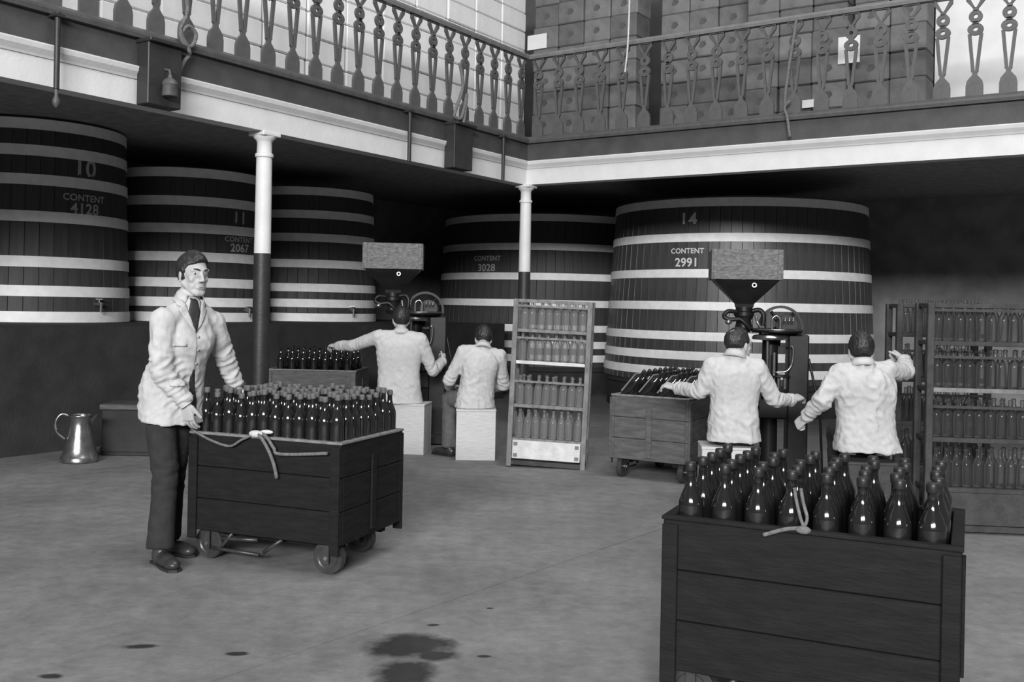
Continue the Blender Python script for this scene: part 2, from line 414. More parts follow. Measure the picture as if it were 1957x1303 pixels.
# ------------------------------------------------------------------ cases stacked on the gallery
def case(name, label, m, group, w, dp, h, marks):
    o = MB().box((0, 0, h/2), (w, dp, h)).build(name, m, None, bevel=0.014)
    tag(o, label, 'case', group)
    if marks:
        MB().add([(x*0.05, -dp/2-0.002, h*0.52+z*0.045) for x, z in ((-1, -0.7), (-0.4, -1), (0.5, -0.8), (1, -0.1), (0.6, 0.9), (-0.5, 0.8))], [(0, 1, 2, 3, 4, 5)]).build('stencil_mark', 'case_mark', o)
    return o
wc = case('packing_case', 'white packing case stacked along the left gallery', 'case_white', 'white cases on the left gallery', 0.580, 0.40, 0.251, False)
cols = list(range(0, 17)); first = True
for i in cols:
    for r in range(9):
        if i == 16 and r == 8: continue
        o = wc if first else dup(wc); first = False
        b = 1.45-0.30-0.596*i+random.uniform(-0.004, 0.004)
        o.location = S(-1.2+random.uniform(-0.006, 0.006), b, 3.46+r*0.2575)
        o.rotation_euler = (0, 0, SROT+PI/2+random.uniform(-0.006, 0.006))
        o['label'] = 'white packing case %s up from the deck, %s column from the gallery corner' % (ORD[r], ORD[i])
gp = [case('packing_case', 'dark stencilled packing case stacked along the right gallery', m, 'dark cases on the right gallery', 0.386, 0.40, 0.296, True) for m in ('case_grey', 'case_grey_b', 'case_grey_c')]
used = [False]*3
# stacks: start along the gallery, columns, front of the stack, rows
for sn, (a0, nc, bf, rows) in enumerate(((-0.78, 4, 1.30, 8), (0.98, 3, 1.62, 9), (2.30, 3, 1.20, 9), (3.50, 2, 1.40, 9))):
    for c in range(nc):
        for r in range(rows):
            k = random.choice((0, 0, 1, 2))
            o = gp[k] if not used[k] else dup(gp[k]); used[k] = True
            o.location = S(a0+0.2+c*0.392+random.uniform(-0.004, 0.004), bf+0.2+random.uniform(-0.02, 0.02), 3.46+r*0.2975)
            o.rotation_euler = (0, 0, SROT+random.uniform(-0.012, 0.012))
            o['label'] = 'dark packing case %s up from deck, %s column of the %s stack from the corner' % (ORD[r], ORD[c], ORD[sn])
def paper_label(px, py, b, w, h, lab):
    p = onS(px, py, 'b', b)
    o = MB().box((0, 0, 0), (w, 0.006, h)).build('paper_notice', 'paper'); o.location = p; o.rotation_euler = (0, 0, SROT)
    tag(o, lab, 'label'); return o
paper_label(1026, 80, 1.275, 0.31, 0.20, 'white paper pasted on a dark case near the gallery corner')
paper_label(1622, 95, 1.172, 0.24, 0.30, 'white paper pasted on a dark case behind the right balusters')
paper_label(1545, 198, 1.172, 0.15, 0.09, 'small white paper pasted low on a dark case above the right rail')

# ------------------------------------------------------------------ vats
def text_mesh(body, size, r, z, bold=0.02):
    cu = bpy.data.curves.new('t', 'FONT'); cu.body = body; cu.size = size; cu.align_x = 'CENTER'; cu.align_y = 'CENTER'
    cu.offset = size*bold; cu.extrude = 0.0; cu.space_character = 1.05
    o = bpy.data.objects.new('t', cu); COL.objects.link(o)
    dg = bpy.context.evaluated_depsgraph_get(); me = bpy.data.meshes.new_from_object(o.evaluated_get(dg))
    bpy.data.objects.remove(o); bpy.data.curves.remove(cu)
    bm = bmesh.new(); bm.from_mesh(me); bmesh.ops.subdivide_edges(bm, edges=[e for e in bm.edges if e.calc_length() > 0.06], cuts=2); bm.to_mesh(me); bm.free()
    # slab serifs are added as bars under and over the 1s by serif_one()
    for v in me.vertices:
        x, y = v.co.x, v.co.y; a = x/r
        rr = r+0.004
        v.co = Vector((rr*math.sin(a), -rr*math.cos(a), z+y))
    return me
def serif(mb, x, z, w, h, r):
    n = 4; pts = []
    for k in range(n+1):
        a = (x-w/2+w*k/n)/r
        for zz in (z-h/2, z+h/2): pts.append(Vector(((r+0.0045)*math.sin(a), -(r+0.0045)*math.cos(a), zz)))
    mb.add(pts, [(2*k, 2*k+2, 2*k+3, 2*k+1) for k in range(n)])
def vat(label, c, z0, z1, R0, R1, hoops, face, nst, stave_m, texts, taps=(), hoop_h=0.115, letter='vat_letter'):
    t = thing('storage_vat', label, 'vat', (c.x, c.y, z0), 0, 'great storage vats')
    rz = lambda z: R0+(R1-R0)*(z-z0)/(z1-z0)
    # one stave, bulging a touch so the joints read
    w0, w1 = 2*PI*R0/nst*0.994, 2*PI*R1/nst*0.994; mb = MB(); rings = []
    for z, R, w in ((0, R0, w0), ((z1-z0)*0.5, (R0+R1)/2, (w0+w1)/2), (z1-z0, R1, w1)):
        pr = [(-w/2, -R*math.cos(w/2/R)+0.006), (-w/2+0.004, -R), (0, -R-0.001), (w/2-0.004, -R), (w/2, -R*math.cos(w/2/R)+0.006), (w/2*0.96, -R+0.07), (-w/2*0.96, -R+0.07)]
        rings.append([Vector((x, y, z)) for x, y in pr])
    st = mb.loft(rings).build('stave', stave_m, t)
    for k in range(1, nst): share('stave', st, t, rot=(0, 0, 2*PI*k/nst))
    MB().lathe([(R1-0.05, z1-z0-0.10), (R1-0.05, z1-z0-0.06)], 48).build('lid', stave_m, t)
    for hz in hoops:
        r0, r1 = rz(hz-hoop_h/2), rz(hz+hoop_h/2); n = 72
        mb = MB(); vs = []; e = 0.012
        for r, z in ((r0-0.01, hz-hoop_h/2), (r0+e, hz-hoop_h/2), (r1+e, hz+hoop_h/2), (r1-0.01, hz+hoop_h/2)):
            vs += [Vector((r*math.cos(2*PI*i/n), r*math.sin(2*PI*i/n), z-z0)) for i in range(n)]
        mb.add(vs, [(k*n+i, k*n+(i+1) % n, ((k+1) % 4)*n+(i+1) % n, ((k+1) % 4)*n+i) for k in range(4) for i in range(n)])
        mb.build('hoop', 'hoop_white', t, True, angle=40)
    for body, size, z in texts:
        r = rz(z)
        me = text_mesh(body, size, r, z-z0)
        o = link('lettering', me, letter, t); o.rotation_euler = (0, 0, face)
        tag(o, 'painted letters reading '+body)
    for ang, z in taps:
        r = rz(z); d = Vector((math.sin(ang), -math.cos(ang), 0))
        tp = MB().cyl(d*(r-0.02)+Vector((0, 0, z-z0)), d*(r+0.10)+Vector((0, 0, z-z0)), 0.022, n=12).cyl(d*(r+0.09)+Vector((0, 0, z-z0+0.02)), d*(r+0.09)+Vector((0, 0, z-z0-0.09)), 0.018, 0.014, 12).build('tap', 'brass', t, True, angle=40)
        MB().box(d*(r+0.06)+Vector((0, 0, z-z0+0.055)), (0.07, 0.016, 0.016)).cyl(d*(r+0.06)+Vector((0, 0, z-z0)), d*(r+0.06)+Vector((0, 0, z-z0+0.05)), 0.010, n=8).build('tap_key', 'brass', tp)
    return t
faceL, faceR = math.atan2(ER.x, -ER.y), math.atan2(-EL.x, EL.y)
faceL = math.radians(56.1); faceR = math.radians(-33.9)
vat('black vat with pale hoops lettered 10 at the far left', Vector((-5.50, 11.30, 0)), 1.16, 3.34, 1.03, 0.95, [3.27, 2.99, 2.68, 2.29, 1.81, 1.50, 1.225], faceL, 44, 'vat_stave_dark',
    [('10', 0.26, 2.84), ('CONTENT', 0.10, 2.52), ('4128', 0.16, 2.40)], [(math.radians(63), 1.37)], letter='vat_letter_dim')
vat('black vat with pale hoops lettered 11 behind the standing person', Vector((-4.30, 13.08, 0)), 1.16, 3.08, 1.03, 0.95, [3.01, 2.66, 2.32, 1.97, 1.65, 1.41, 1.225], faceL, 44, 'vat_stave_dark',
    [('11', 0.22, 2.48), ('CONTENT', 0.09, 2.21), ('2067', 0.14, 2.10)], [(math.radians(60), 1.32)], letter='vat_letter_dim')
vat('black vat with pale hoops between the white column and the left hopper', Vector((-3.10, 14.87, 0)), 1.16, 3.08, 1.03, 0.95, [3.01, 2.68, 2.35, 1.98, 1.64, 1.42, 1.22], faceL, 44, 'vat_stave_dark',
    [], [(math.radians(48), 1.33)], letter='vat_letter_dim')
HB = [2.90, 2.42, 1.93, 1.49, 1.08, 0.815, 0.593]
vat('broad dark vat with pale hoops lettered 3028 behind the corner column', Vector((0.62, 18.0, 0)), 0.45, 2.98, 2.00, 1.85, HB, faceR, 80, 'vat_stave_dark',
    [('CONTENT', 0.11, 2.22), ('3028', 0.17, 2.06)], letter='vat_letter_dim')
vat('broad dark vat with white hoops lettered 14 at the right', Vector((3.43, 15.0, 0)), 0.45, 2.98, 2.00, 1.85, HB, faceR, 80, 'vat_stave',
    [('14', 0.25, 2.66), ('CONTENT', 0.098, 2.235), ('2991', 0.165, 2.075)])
for lab, c, r in (('dark round masonry base under the vat behind the corner column', Vector((0.62, 18.0, 0)), 1.95), ('dark round masonry base under the vat lettered 14', Vector((3.43, 15.0, 0)), 1.95)):
    o = MB().lathe([(r, 0), (r, 0.36), (r+0.03, 0.38), (r+0.03, 0.45)], 48).build('vat_base', 'plinth', None, True, angle=30); o.location = c
    tag(o, lab, 'base', 'round vat bases')

# ------------------------------------------------------------------ boxes, rods and ropes hung on the gallery edge
def hung_box(px, py0, py1, wpx, label, lamp):
    p = onS(px, (py0+py1)/2, 'a', 0.10); _, b = toS(p)
    t = thing('hoist_box', label, 'box', S(0.10, b, ZB0-0.01), SROT)
    w = wpx; hgt = ZR0-ZB0+0.01
    MB().box((0, 0, hgt/2), (0.14, w, hgt)).build('case_body', 'black_paint', t, bevel=0.006)
    MB().box((0.02, 0, hgt-0.02), (0.19, w+0.03, 0.03)).build('cover_board', 'black_paint', t, bevel=0.005)
    if lamp:
        l = MB().lathe([(0.055, 0.04), (0.06, 0.05), (0.055, 0.12), (0.062, 0.13), (0.05, 0.16), (0.02, 0.18), (0.012, 0.21)], 16, Matrix.Translation((0.13, 0.0, 0.03))).build('bell', 'iron_rail', t, True, angle=40)
        MB().tube([(0.13, 0, 0.24), (0.12, 0, 0.27), (0.06, 0, 0.285)], 0.010).build('bell_hook', 'iron_rail', t)
    return t
hung_box(304, 100, 215, 0.30, 'dark box with a bell hung on the left white beam', True)
hung_box(876, 250, 330, 0.33, 'plain dark box hung on the left white beam near the corner', False)
def rod(px, lab, bulb=False):
    p = onS(px, 250, 'a', 0.09); _, b = toS(p)
    t = thing('hanging_rod', lab, 'rod', S(0.10, b, ZB0-0.03), SROT, 'dark rods on the left beam')
    MB().cyl((0, 0, 0.0), (0, 0, ZR0-ZB0+0.04), 0.020, n=10).build('bar', 'black_paint', t, True, angle=40)
    MB().box((-0.02, 0, ZR0-ZB0+0.02), (0.10, 0.07, 0.02)).build('bracket', 'black_paint', t)
    if bulb: MB().lathe([(0.006, -0.13), (0.022, -0.11), (0.026, -0.08), (0.012, -0.05), (0.012, 0.0)], 12).build('hook_weight', 'iron_rail', t, True, angle=40)
    return t
rod(104, 'dark rod with a hook weight on the left beam at the far left', True)
rod(781, 'dark rod on the left beam halfway to the corner')
rod(961, 'short looking dark rod on the left beam beside the gallery corner')
def rope(pts, r, lab, m='rope'):
    out = []
    P = [Vector(p) for p in pts]
    for i in range(len(P)-1):
        p0, p1, p2, p3 = P[max(i-1, 0)], P[i], P[i+1], P[min(i+2, len(P)-1)]
        for k in range(6):
            t = k/6; out.append(0.5*((2*p1)+(p2-p0)*t+(2*p0-5*p1+4*p2-p3)*t*t+(3*p1-p0-3*p2+p3)*t**3))
    out.append(P[-1])
    c = out[0].copy(); o = MB().tube([q-c for q in out], r, 8).build('rope', m, None, True); o.location = c
    return tag(o, lab, 'rope')
aL = lambda px, py, a=0.115: onS(px, py, 'a', a)
bR = lambda px, py, b=-0.115: onS(px, py, 'b', b)
rope([aL(352, -30), aL(358, 20), aL(345, 55), aL(350, 82), aL(366, 88), aL(374, 66), aL(360, 50), aL(347, 66), aL(362, 100), aL(350, 120), aL(339, 148)], 0.016, 'thick rope knotted over the left rail above the dark bell box')
rope([aL(878, 120), aL(884, 165), aL(872, 205), aL(868, 222), aL(880, 226), aL(888, 200), aL(892, 180), aL(886, 232), aL(878, 255)], 0.018, 'rope looped round the left balusters near the corner')
rope([bR(1522, 34), bR(1515, 80), bR(1507, 130), bR(1500, 185), bR(1502, 200), bR(1510, 192), bR(1499, 205), bR(1504, 225), bR(1509, 262)], 0.016, 'rope hanging from the right top rail and tied at the bottom rail')
rope([bR(1203, -60, -0.4), bR(1202, 20, -0.4), bR(1199, 90, -0.4), bR(1195, 128, -0.4), bR(1194, 138, -0.4)], 0.010, 'pale cord hanging down in front of the right railing', 'rope_pale')

# ================================================================== BOTTLES
def bottle_mesh(h, r, n=14, name='bottle'):
    k = h/0.30; q = r/0.038
    pr = [(0.030*q, 0.0), (0.037*q, 0.004*k), (0.038*q, 0.012*k), (0.038*q, 0.165*k), (0.0365*q, 0.180*k), (0.030*q, 0.200*k), (0.0205*q, 0.222*k), (0.0155*q, 0.240*k), (0.0140*q, 0.262*k), (0.0135*q, 0.280*k), (0.0165*q, 0.282*k), (0.0165*q, 0.292*k), (0.0135*q, 0.294*k), (0.0130*q, 0.300*k)]
    return MB().lathe(pr, n).mesh(name, True)
def cork_mesh(h, r):
    k = h/0.30; q = r/0.038
    return MB().lathe([(0.0158*q, 0.276*k), (0.0172*q, 0.279*k), (0.0172*q, 0.298*k), (0.0160*q, 0.304*k), (0.012*q, 0.306*k)], 12).mesh('cap', True)
def bottle_proto(h, r, m, capm):
    o = bpy.data.objects.new('glass_bottle', bottle_mesh(h, r)); o.data.materials.append(MATS[m]); COL.objects.link(o)
    if capm:
        c = bpy.data.objects.new('cap', cork_mesh(h, r)); c.data.materials.append(MATS[capm]); COL.objects.link(c); c.parent = o
    return o
class Placer:
    def __init__(s, proto): s.p = proto; s.used = False
    def put(s, M, label, group):
        o = s.p if not s.used else dup(s.p); s.used = True
        o.matrix_world = M; tag(o, label, 'bottle', group); return o

# ================================================================== CARTS
CL, CW, CZ0, CZ1, CT = 0.97, 0.69, 0.165, 0.70, 0.028
def cart(label, loc, rz, wood, edge, tray_z):
    t = thing('bottle_cart', label, 'cart', loc, rz, 'wooden bottle carts')
    hp = (CZ1-CZ0)/3
    pl = MB().box((0, 0, 0), (CL, CT, hp-0.003)).build('plank', wood, t, bevel=0.004); pl.location = (0, -CW/2+CT/2, CZ0+hp/2)
    pe = MB().box((0, 0, 0), (CT, CW-2*CT, hp-0.003)).build('plank', wood, t, bevel=0.004); pe.location = (-CL/2+CT/2, 0, CZ0+hp/2)
    for k in range(3):
        for s in (-1, 1):
            if not (k == 0 and s == -1):
                share('plank', pl, t, (0, s*(CW/2-CT/2), CZ0+hp*(k+0.5)))
                share('plank', pe, t, (s*(CL/2-CT/2), 0, CZ0+hp*(k+0.5)))
    for s in (-1, 1):
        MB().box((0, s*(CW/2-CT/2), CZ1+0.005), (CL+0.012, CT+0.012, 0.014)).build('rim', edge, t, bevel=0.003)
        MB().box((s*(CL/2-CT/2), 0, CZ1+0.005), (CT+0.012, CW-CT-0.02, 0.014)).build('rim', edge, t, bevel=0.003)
        MB().box((s*(CL/2+0.006), 0.0, (CZ0+CZ1)/2-0.03), (0.012, 0.05, CZ1-CZ0-0.12)).build('batten', wood, t, bevel=0.002)
    for sx in (-1, 1):
        for sy in (-1, 1):
            MB().box((sx*(CL/2-0.028), sy*(CW/2+0.008), (CZ0+CZ1)/2-0.03), (0.056, 0.018, CZ1-CZ0+0.03)).build('corner_post', wood, t, bevel=0.003)
    MB().box((0, 0, CZ0+0.012), (CL-0.06, CW-0.06, 0.024)).build('bottom_board', wood, t)
    MB().box((0, 0, tray_z-0.008), (CL-2*CT-0.004, CW-2*CT-0.004, 0.014)).build('tray_board', wood, t)
    for sy in (-1, 1):
        MB().box((0, sy*0.22, CZ0-0.02), (CL-0.10, 0.05, 0.035)).build('under_rail', 'cart_black', t)
    R = 0.088
    for sx in (-1, 1):
        for sy in (-1, 1):
            x, y = sx*(CL/2-0.10), sy*(CW/2-0.07)
            if sx > 0 and sy > 0: x, y = 0.30, 0.20
            w = MB().lathe([(0.012, -0.017), (0.055, -0.017), (0.062, -0.022), (R, -0.022), (R, 0.022), (0.062, 0.022), (0.055, 0.017), (0.012, 0.017)], 24, Matrix.Translation((x, y, R)) @ Matrix.Rotation(PI/2, 4, 'X')).build('wheel', 'wheel_iron', t, True, angle=30)
            MB().cyl((x, y-0.045, R), (x, y+0.045, R), 0.010, n=10).build('axle', 'bright_iron', w)
            MB().box((x, y-0.034, R+0.035), (0.034, 0.008, 0.13)).box((x, y+0.034, R+0.035), (0.034, 0.008, 0.13)).build('fork', 'wheel_iron', t)
    for sy in (-1, 1):
        y = sy*(CW/2-0.05)
        for x0, x1 in ((-0.30, -0.06), (0.10, -0.02)):
            MB().tube([(x0, y, R+0.03 if x0 < 0 else CZ0-0.01), (x1, y, CZ0-0.03 if x0 < 0 else 0.07)], 0.011, 8).build('brace', 'wheel_iron', t, True)
        MB().tube([(-0.22, y, CZ0), (-0.30, y, 0.07)], 0.010, 8).build('brace', 'wheel_iron', t, True)
        MB().tube([(-0.36, y, 0.06), (-0.05, y, 0.055)], 0.010, 8).build('brace', 'wheel_iron', t, True)
    return t
def smooth_pts(P, k=6):
    P = [Vector(p) for p in P]; out = []
    for i in range(len(P)-1):
        p0, p1, p2, p3 = P[max(i-1, 0)], P[i], P[i+1], P[min(i+2, len(P)-1)]
        for j in range(k):
            t = j/k; out.append(0.5*((2*p1)+(p2-p0)*t+(2*p0-5*p1+4*p2-p3)*t*t+(3*p1-p0-3*p2+p3)*t**3))
    return out+[P[-1]]
def fill(c, proto, nx, ny, z, lab, group, x0, x1, y0, y1, jit=0.004, tilt=0.02, skip=0.0, hv=0.0):
    bpy.context.view_layer.update()
    M0 = c.matrix_world.copy()
    for j in range(ny):
        for i in range(nx):
            if random.random() < skip: continue
            x = x0+(x1-x0)*i/(nx-1)+random.uniform(-jit, jit); y = y0+(y1-y0)*j/(ny-1)+random.uniform(-jit, jit)
            M = M0 @ Matrix.Translation((x, y, z)) @ Matrix.Rotation(random.uniform(-tilt, tilt), 4, 'X') @ Matrix.Rotation(random.uniform(-tilt, tilt), 4, 'Y')
            proto.put(M @ Matrix.Scale(1+random.uniform(-hv, hv), 4, (0, 0, 1)), '%s, %s row from front, %s from left' % (lab, ORD[j], ORD[i]), group)

# the cart the standing man pushes
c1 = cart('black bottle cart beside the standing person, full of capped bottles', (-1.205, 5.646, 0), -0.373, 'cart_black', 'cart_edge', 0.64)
small = Placer(bottle_proto(0.300, 0.0375, 'dark_glass', 'cork'))
fill(c1, small, 12, 8, 0.640, 'capped bottle in the standing person\'s cart', 'bottles in the standing person\'s cart', -0.425, 0.425, -0.285, 0.285, 0.003, 0.015, hv=0.055)
yk = -CW/2-0.028
def strap(c, pts, r, m='rope'): return MB().tube(smooth_pts(pts), r, 8).build('rope_tie', m, c, True)
strap(c1, [(-0.475, yk+0.02, 0.722), (-0.33, yk, 0.675), (-0.20, yk, 0.65), (-0.12, yk, 0.69), (-0.04, yk+0.02, 0.728)], 0.007)
strap(c1, [(-0.05, yk+0.03, 0.733), (0.0, yk-0.005, 0.72), (0.05, yk-0.006, 0.66), (0.09, yk-0.004, 0.58), (0.11, yk, 0.50)], 0.010)
strap(c1, [(-0.03, yk+0.03, 0.735), (0.04, yk, 0.715), (0.09, yk-0.004, 0.66), (0.13, yk, 0.63), (0.42, yk, 0.655)], 0.009)
MB().ell((-0.035, yk+0.01, 0.726), (0.045, 0.022, 0.020)).ell((0.02, yk+0.03, 0.738), (0.040, 0.016, 0.012)).build('knot', 'rope_pale', c1, True)

# the cart in the right foreground
c2 = cart('black bottle cart in the right foreground, filled with tall bottles', (1.142, 3.622, 0), math.radians(-25), 'cart_black', 'cart_black', 0.562)
tall = Placer(bottle_proto(0.330, 0.045, 'dark_glass', 'cap_dark'))
fill(c2, tall, 8, 5, 0.562, 'tall dark bottle in the right foreground cart', 'bottles in the right foreground cart', -0.40, 0.40, -0.265, 0.265, 0.007, 0.03, 0.0)
strap(c2, [(-0.13, yk+0.01, 0.685), (-0.06, yk+0.01, 0.712), (0.0, yk+0.02, 0.722)], 0.007, 'rope')
for dx in (-0.010, 0.012):
    strap(c2, [(0.0, yk+0.03, 0.722), (dx-0.004, yk+0.045, 0.75), (dx-0.02, yk+0.06, 0.80), (dx-0.03, yk+0.07, 0.845)], 0.006, 'rope')
MB().ell((0.0, yk+0.015, 0.716), (0.026, 0.016, 0.014)).build('knot', 'rope', c2, True)

# the brown cart by the seated men on the right: bottles lie slanting in it
c3 = cart('brown wooden cart of slanting bottles left of the right hand hopper', (1.408, 8.65, 0), math.radians(60), 'cart_brown', 'cart_edge', 0.655)
MB().box((0, 0, 0.668), (CL-0.07, CW-0.07, 0.02)).build('sawdust_bed', 'sawdust', c3)
slant = Placer(bottle_proto(0.300, 0.0375, 'dark_glass', 'cap_dark'))
bpy.context.view_layer.update()
for j in range(4):
    for i in range(7):
        M = Matrix.Translation(c3.matrix_world @ Vector((-0.40+i*0.125, 0.275-j*0.165, 0.685))) @ Matrix.Rotation(math.radians(-30), 4, 'Z') @ Matrix.Rotation(math.radians(40), 4, 'Y')
        slant.put(M, 'slanting dark bottle in the brown cart, %s row from left, %s from front' % (ORD[j], ORD[i]), 'slanting bottles in the brown cart')
for j in range(4):
    o = MB().box((0.0, 0, 0.135), (CL-0.30, 0.012, 0.20)).build('slanting_slat', 'rack_wood', c3); o.location = (0, 0.345-j*0.165, 0.70)
    o.rotation_euler = (math.radians(40), 0, 0)

# the cart behind, beyond the white column
c4 = cart('brown wooden cart behind the white column, one row of bottles showing', (-2.13, 10.95, 0), math.radians(-3), 'cart_brown', 'cart_edge', 0.655)
far = Placer(bottle_proto(0.290, 0.0385, 'dark_glass', None))
fill(c4, far, 7, 3, 0.655, 'dark bottle in the cart behind the white column', 'bottles in the cart behind the column', -0.36, 0.38, -0.26, 0.24, 0.006, 0.02)

# ================================================================== STOOLS
def stool(label, p, rz, w=0.375, d=0.34, h=0.475, m='stool'):
    t = thing('box_stool', label, 'stool', (p[0], p[1], 0), rz, 'wooden box stools')
    T = 0.02
    MB().box((0, 0, h-T/2), (w, d, T)).build('seat_board', m, t, bevel=0.004)
    for s in (-1, 1):
        MB().box((0, s*(d/2-T/2-0.003), (h-T)/2), (w-0.008, T, h-T)).build('side_board', m, t, bevel=0.003)
        MB().box((s*(w/2-T/2-0.004), 0, (h-T)/2), (T, d-2*T-0.008, h-T)).build('side_board', m, t, bevel=0.003)
    return t
stool('pale box stool under the seated person reaching left', (-0.975, 9.58), math.radians(-8), 0.37, 0.33, 0.485)
p_ = G(906, 880); stool('pale box stool under the seated person in grey trousers', (p_.x, p_.y+0.17), math.radians(3))
stool('pale box stool under the seated person beside the brown cart', (1.60, 7.22), math.radians(-6), 0.40, 0.34, 0.46)
stool('dark box stool under the seated person by the right racks', (2.42, 6.72), math.radians(-4), 0.36, 0.34, 0.45, 'rack_dark')

# ================================================================== BOTTLING MACHINES
def machine(label, loc, rz, scale):
    t = thing('bottling_machine', label, 'machine', loc, rz, 'bottling machines'); t.scale = (scale,)*3
    hb = 0.29; hx = -0.287
    # hopper: four boards
    for s in (-1, 1):
        MB().box((hx, s*0.215, 1.825), (2*hb, 0.02, 0.25)).build('hopper_board', 'hopper_wood', t, bevel=0.004)
        MB().box((hx+s*(hb-0.01), 0, 1.825), (0.02, 0.41, 0.25)).build('hopper_board', 'hopper_wood', t, bevel=0.004)
    for sx in (-1, 1): MB().box((hx+sx*(hb-0.03), -0.229, 1.825), (0.03, 0.010, 0.25)).build('hopper_batten', 'hopper_wood', t, bevel=0.002)
    rings = [[Vector((hx+x*w, y*d, z)) for x, y in ((-1, -1), (1, -1), (1, 1), (-1, 1))] for w, d, z in ((0.265, 0.20, 1.702), (0.25, 0.19, 1.68), (0.075, 0.07, 1.50), (0.07, 0.065, 1.47))]
    MB().loft(rings).build('funnel', 'machine', t)
    MB().annulus((hx+0.06, -0.21, 1.655), 0.012, 0.020, 0.008, 14).build('funnel_ring', 'bright_iron', t)
    MB().lathe([(0.085, 1.40), (0.085, 1.43), (0.07, 1.44), (0.07, 1.475)], 18, Matrix.Translation((hx, 0, 0))).build('throat_collar', 'machine', t, True, angle=30)
    MB().lathe([(0.05, 1.26), (0.075, 1.30), (0.06, 1.36), (0.08, 1.40)], 16, Matrix.Translation((hx, 0, 0))).build('valve_body', 'machine', t, True, angle=40)
    def pipe(pts, r, m, name='pipe'): return MB().tube(smooth_pts(pts), r, 10).build(name, m, t, True)
    pipe([(hx-0.06, -0.06, 1.43), (hx-0.14, -0.08, 1.435), (hx-0.17, -0.08, 1.39), (hx-0.12, -0.09, 1.365), (hx-0.04, -0.09, 1.37), (hx+0.01, -0.09, 1.33), (hx+0.05, -0.08, 1.29)], 0.018, 'machine')
    MB().ell((hx-0.135, -0.10, 1.345), (0.03, 0.025, 0.022)).build('valve_knob', 'polished', t, True)
    pipe([(hx+0.06, -0.05, 1.44), (hx+0.12, -0.06, 1.45), (hx+0.155, -0.07, 1.41), (hx+0.15, -0.07, 1.32)], 0.020, 'machine')
    pipe([(hx+0.09, -0.10, 1.40), (hx+0.10, -0.12, 1.35), (hx+0.13, -0.12, 1.30)], 0.012, 'polished')
    MB().cyl((hx+0.175, -0.05, 1.30), (hx+0.175, -0.05, 1.42), 0.007, n=8).build('spindle', 'polished', t, True)
    # round table with polished flange
    MB().lathe([(0.05, 1.255), (0.20, 1.262), (0.215, 1.275), (0.215, 1.292), (0.20, 1.297), (0.02, 1.297)], 36, Matrix.Translation((-0.015, 0, 0))).build('round_table', 'machine', t, True, angle=30)
    MB().annulus((-0.015, 0, 1.289), 0.205, 0.2165, 0.008, 36, 'z').build('table_edge', 'polished', t, True)
    MB().lathe([(0.05, 1.20), (0.15, 1.205), (0.155, 1.222), (0.14, 1.24), (0.06, 1.255)], 30, Matrix.Translation((-0.07, -0.06, 0))).build('flange', 'polished', t, True, angle=30)
    # flywheel, gear drum, arch
    fw = MB().annulus((0.03, 0.10, 1.305), 0.165, 0.188, 0.03, 36).build('flywheel', 'machine', t, True, angle=40)
    for k in range(5):
        a = 2*PI*k/5+0.85; MB().tube([(0.03, 0.10, 1.305), (0.03+0.16*math.cos(a), 0.10, 1.305+0.16*math.sin(a))], 0.014, 8).build('spoke', 'machine', fw, True)
    MB().lathe([(0.03, -0.05), (0.078, -0.05), (0.086, -0.04), (0.086, 0.05), (0.03, 0.05)], 24, Matrix.Translation((0.065, 0.02, 1.325)) @ Matrix.Rotation(PI/2, 4, 'X')).build('gear_drum', 'machine', t, True, angle=30)
    pipe([(-0.065, -0.10, 1.29), (-0.065, -0.10, 1.37), (-0.045, -0.10, 1.40), (-0.02, -0.10, 1.40), (0.0, -0.10, 1.37), (0.0, -0.10, 1.29)], 0.010, 'polished', 'arch')
    for x in (0.035, 0.07, 0.10): MB().cyl((x, -0.09, 1.345), (x+0.01, -0.09, 1.39), 0.006, n=8).build('pin', 'polished', t, True)
    # standard, column and foot
    MB().box((0.16, 0.03, 0.64), (0.17, 0.20, 1.22)).build('standard', 'machine', t, bevel=0.012)
    MB().cyl((-0.06, 0.05, 0.10), (-0.06, 0.05, 1.22), 0.075, 0.065, 20).build('column', 'machine', t, True, angle=40)
    MB().box((0.03, 0.03, 0.05), (0.52, 0.42, 0.10)).build('foot', 'machine', t, bevel=0.015)
    MB().box((0.02, 0.05, 0.62), (0.36, 0.20, 0.16)).build('drip_shelf', 'machine', t, bevel=0.01)
    for x, z0, z1, r in ((-0.10, 0.98, 1.20, 0.012), (-0.045, 0.90, 1.10, 0.014), (-0.04, 0.80, 0.95, 0.009), (-0.005, 0.80, 0.90, 0.016), (0.045, 0.80, 0.90, 0.016)):
        MB().cyl((x, -0.12, z0), (x, -0.12, z1), r, n=12).build('filling_rod', 'polished', t, True, angle=40)
    MB().lathe([(0.07, 0.895), (0.09, 0.90), (0.09, 0.912), (0.07, 0.915)], 20, Matrix.Translation((0.0, -0.11, 0))).build('rod_plate', 'machine', t, True, angle=40)
    pipe([(0.09, -0.13, 1.155), (0.105, -0.13, 1.14), (0.105, -0.13, 1.06), (0.09, -0.13, 0.99), (0.05, -0.13, 0.945), (-0.03, -0.13, 0.935)], 0.009, 'polished')
    pipe([(0.25, -0.02, 1.05), (0.29, -0.05, 0.85), (0.34, -0.06, 0.60), (0.37, -0.06, 0.06)], 0.011, 'machine', 'stay_rod')
    return t
m2x = A(1487, 640, 8.3)
machine('dark bottling machine with a wooden hopper before the vat lettered 14', (m2x.x, 8.3, 0), math.radians(-8), 1.0)
m1x = A(806, 600, 10.25)
machine('dark bottling machine with a wooden hopper left of the corner column', (m1x.x, 10.25, 0), math.radians(4), 1.055)

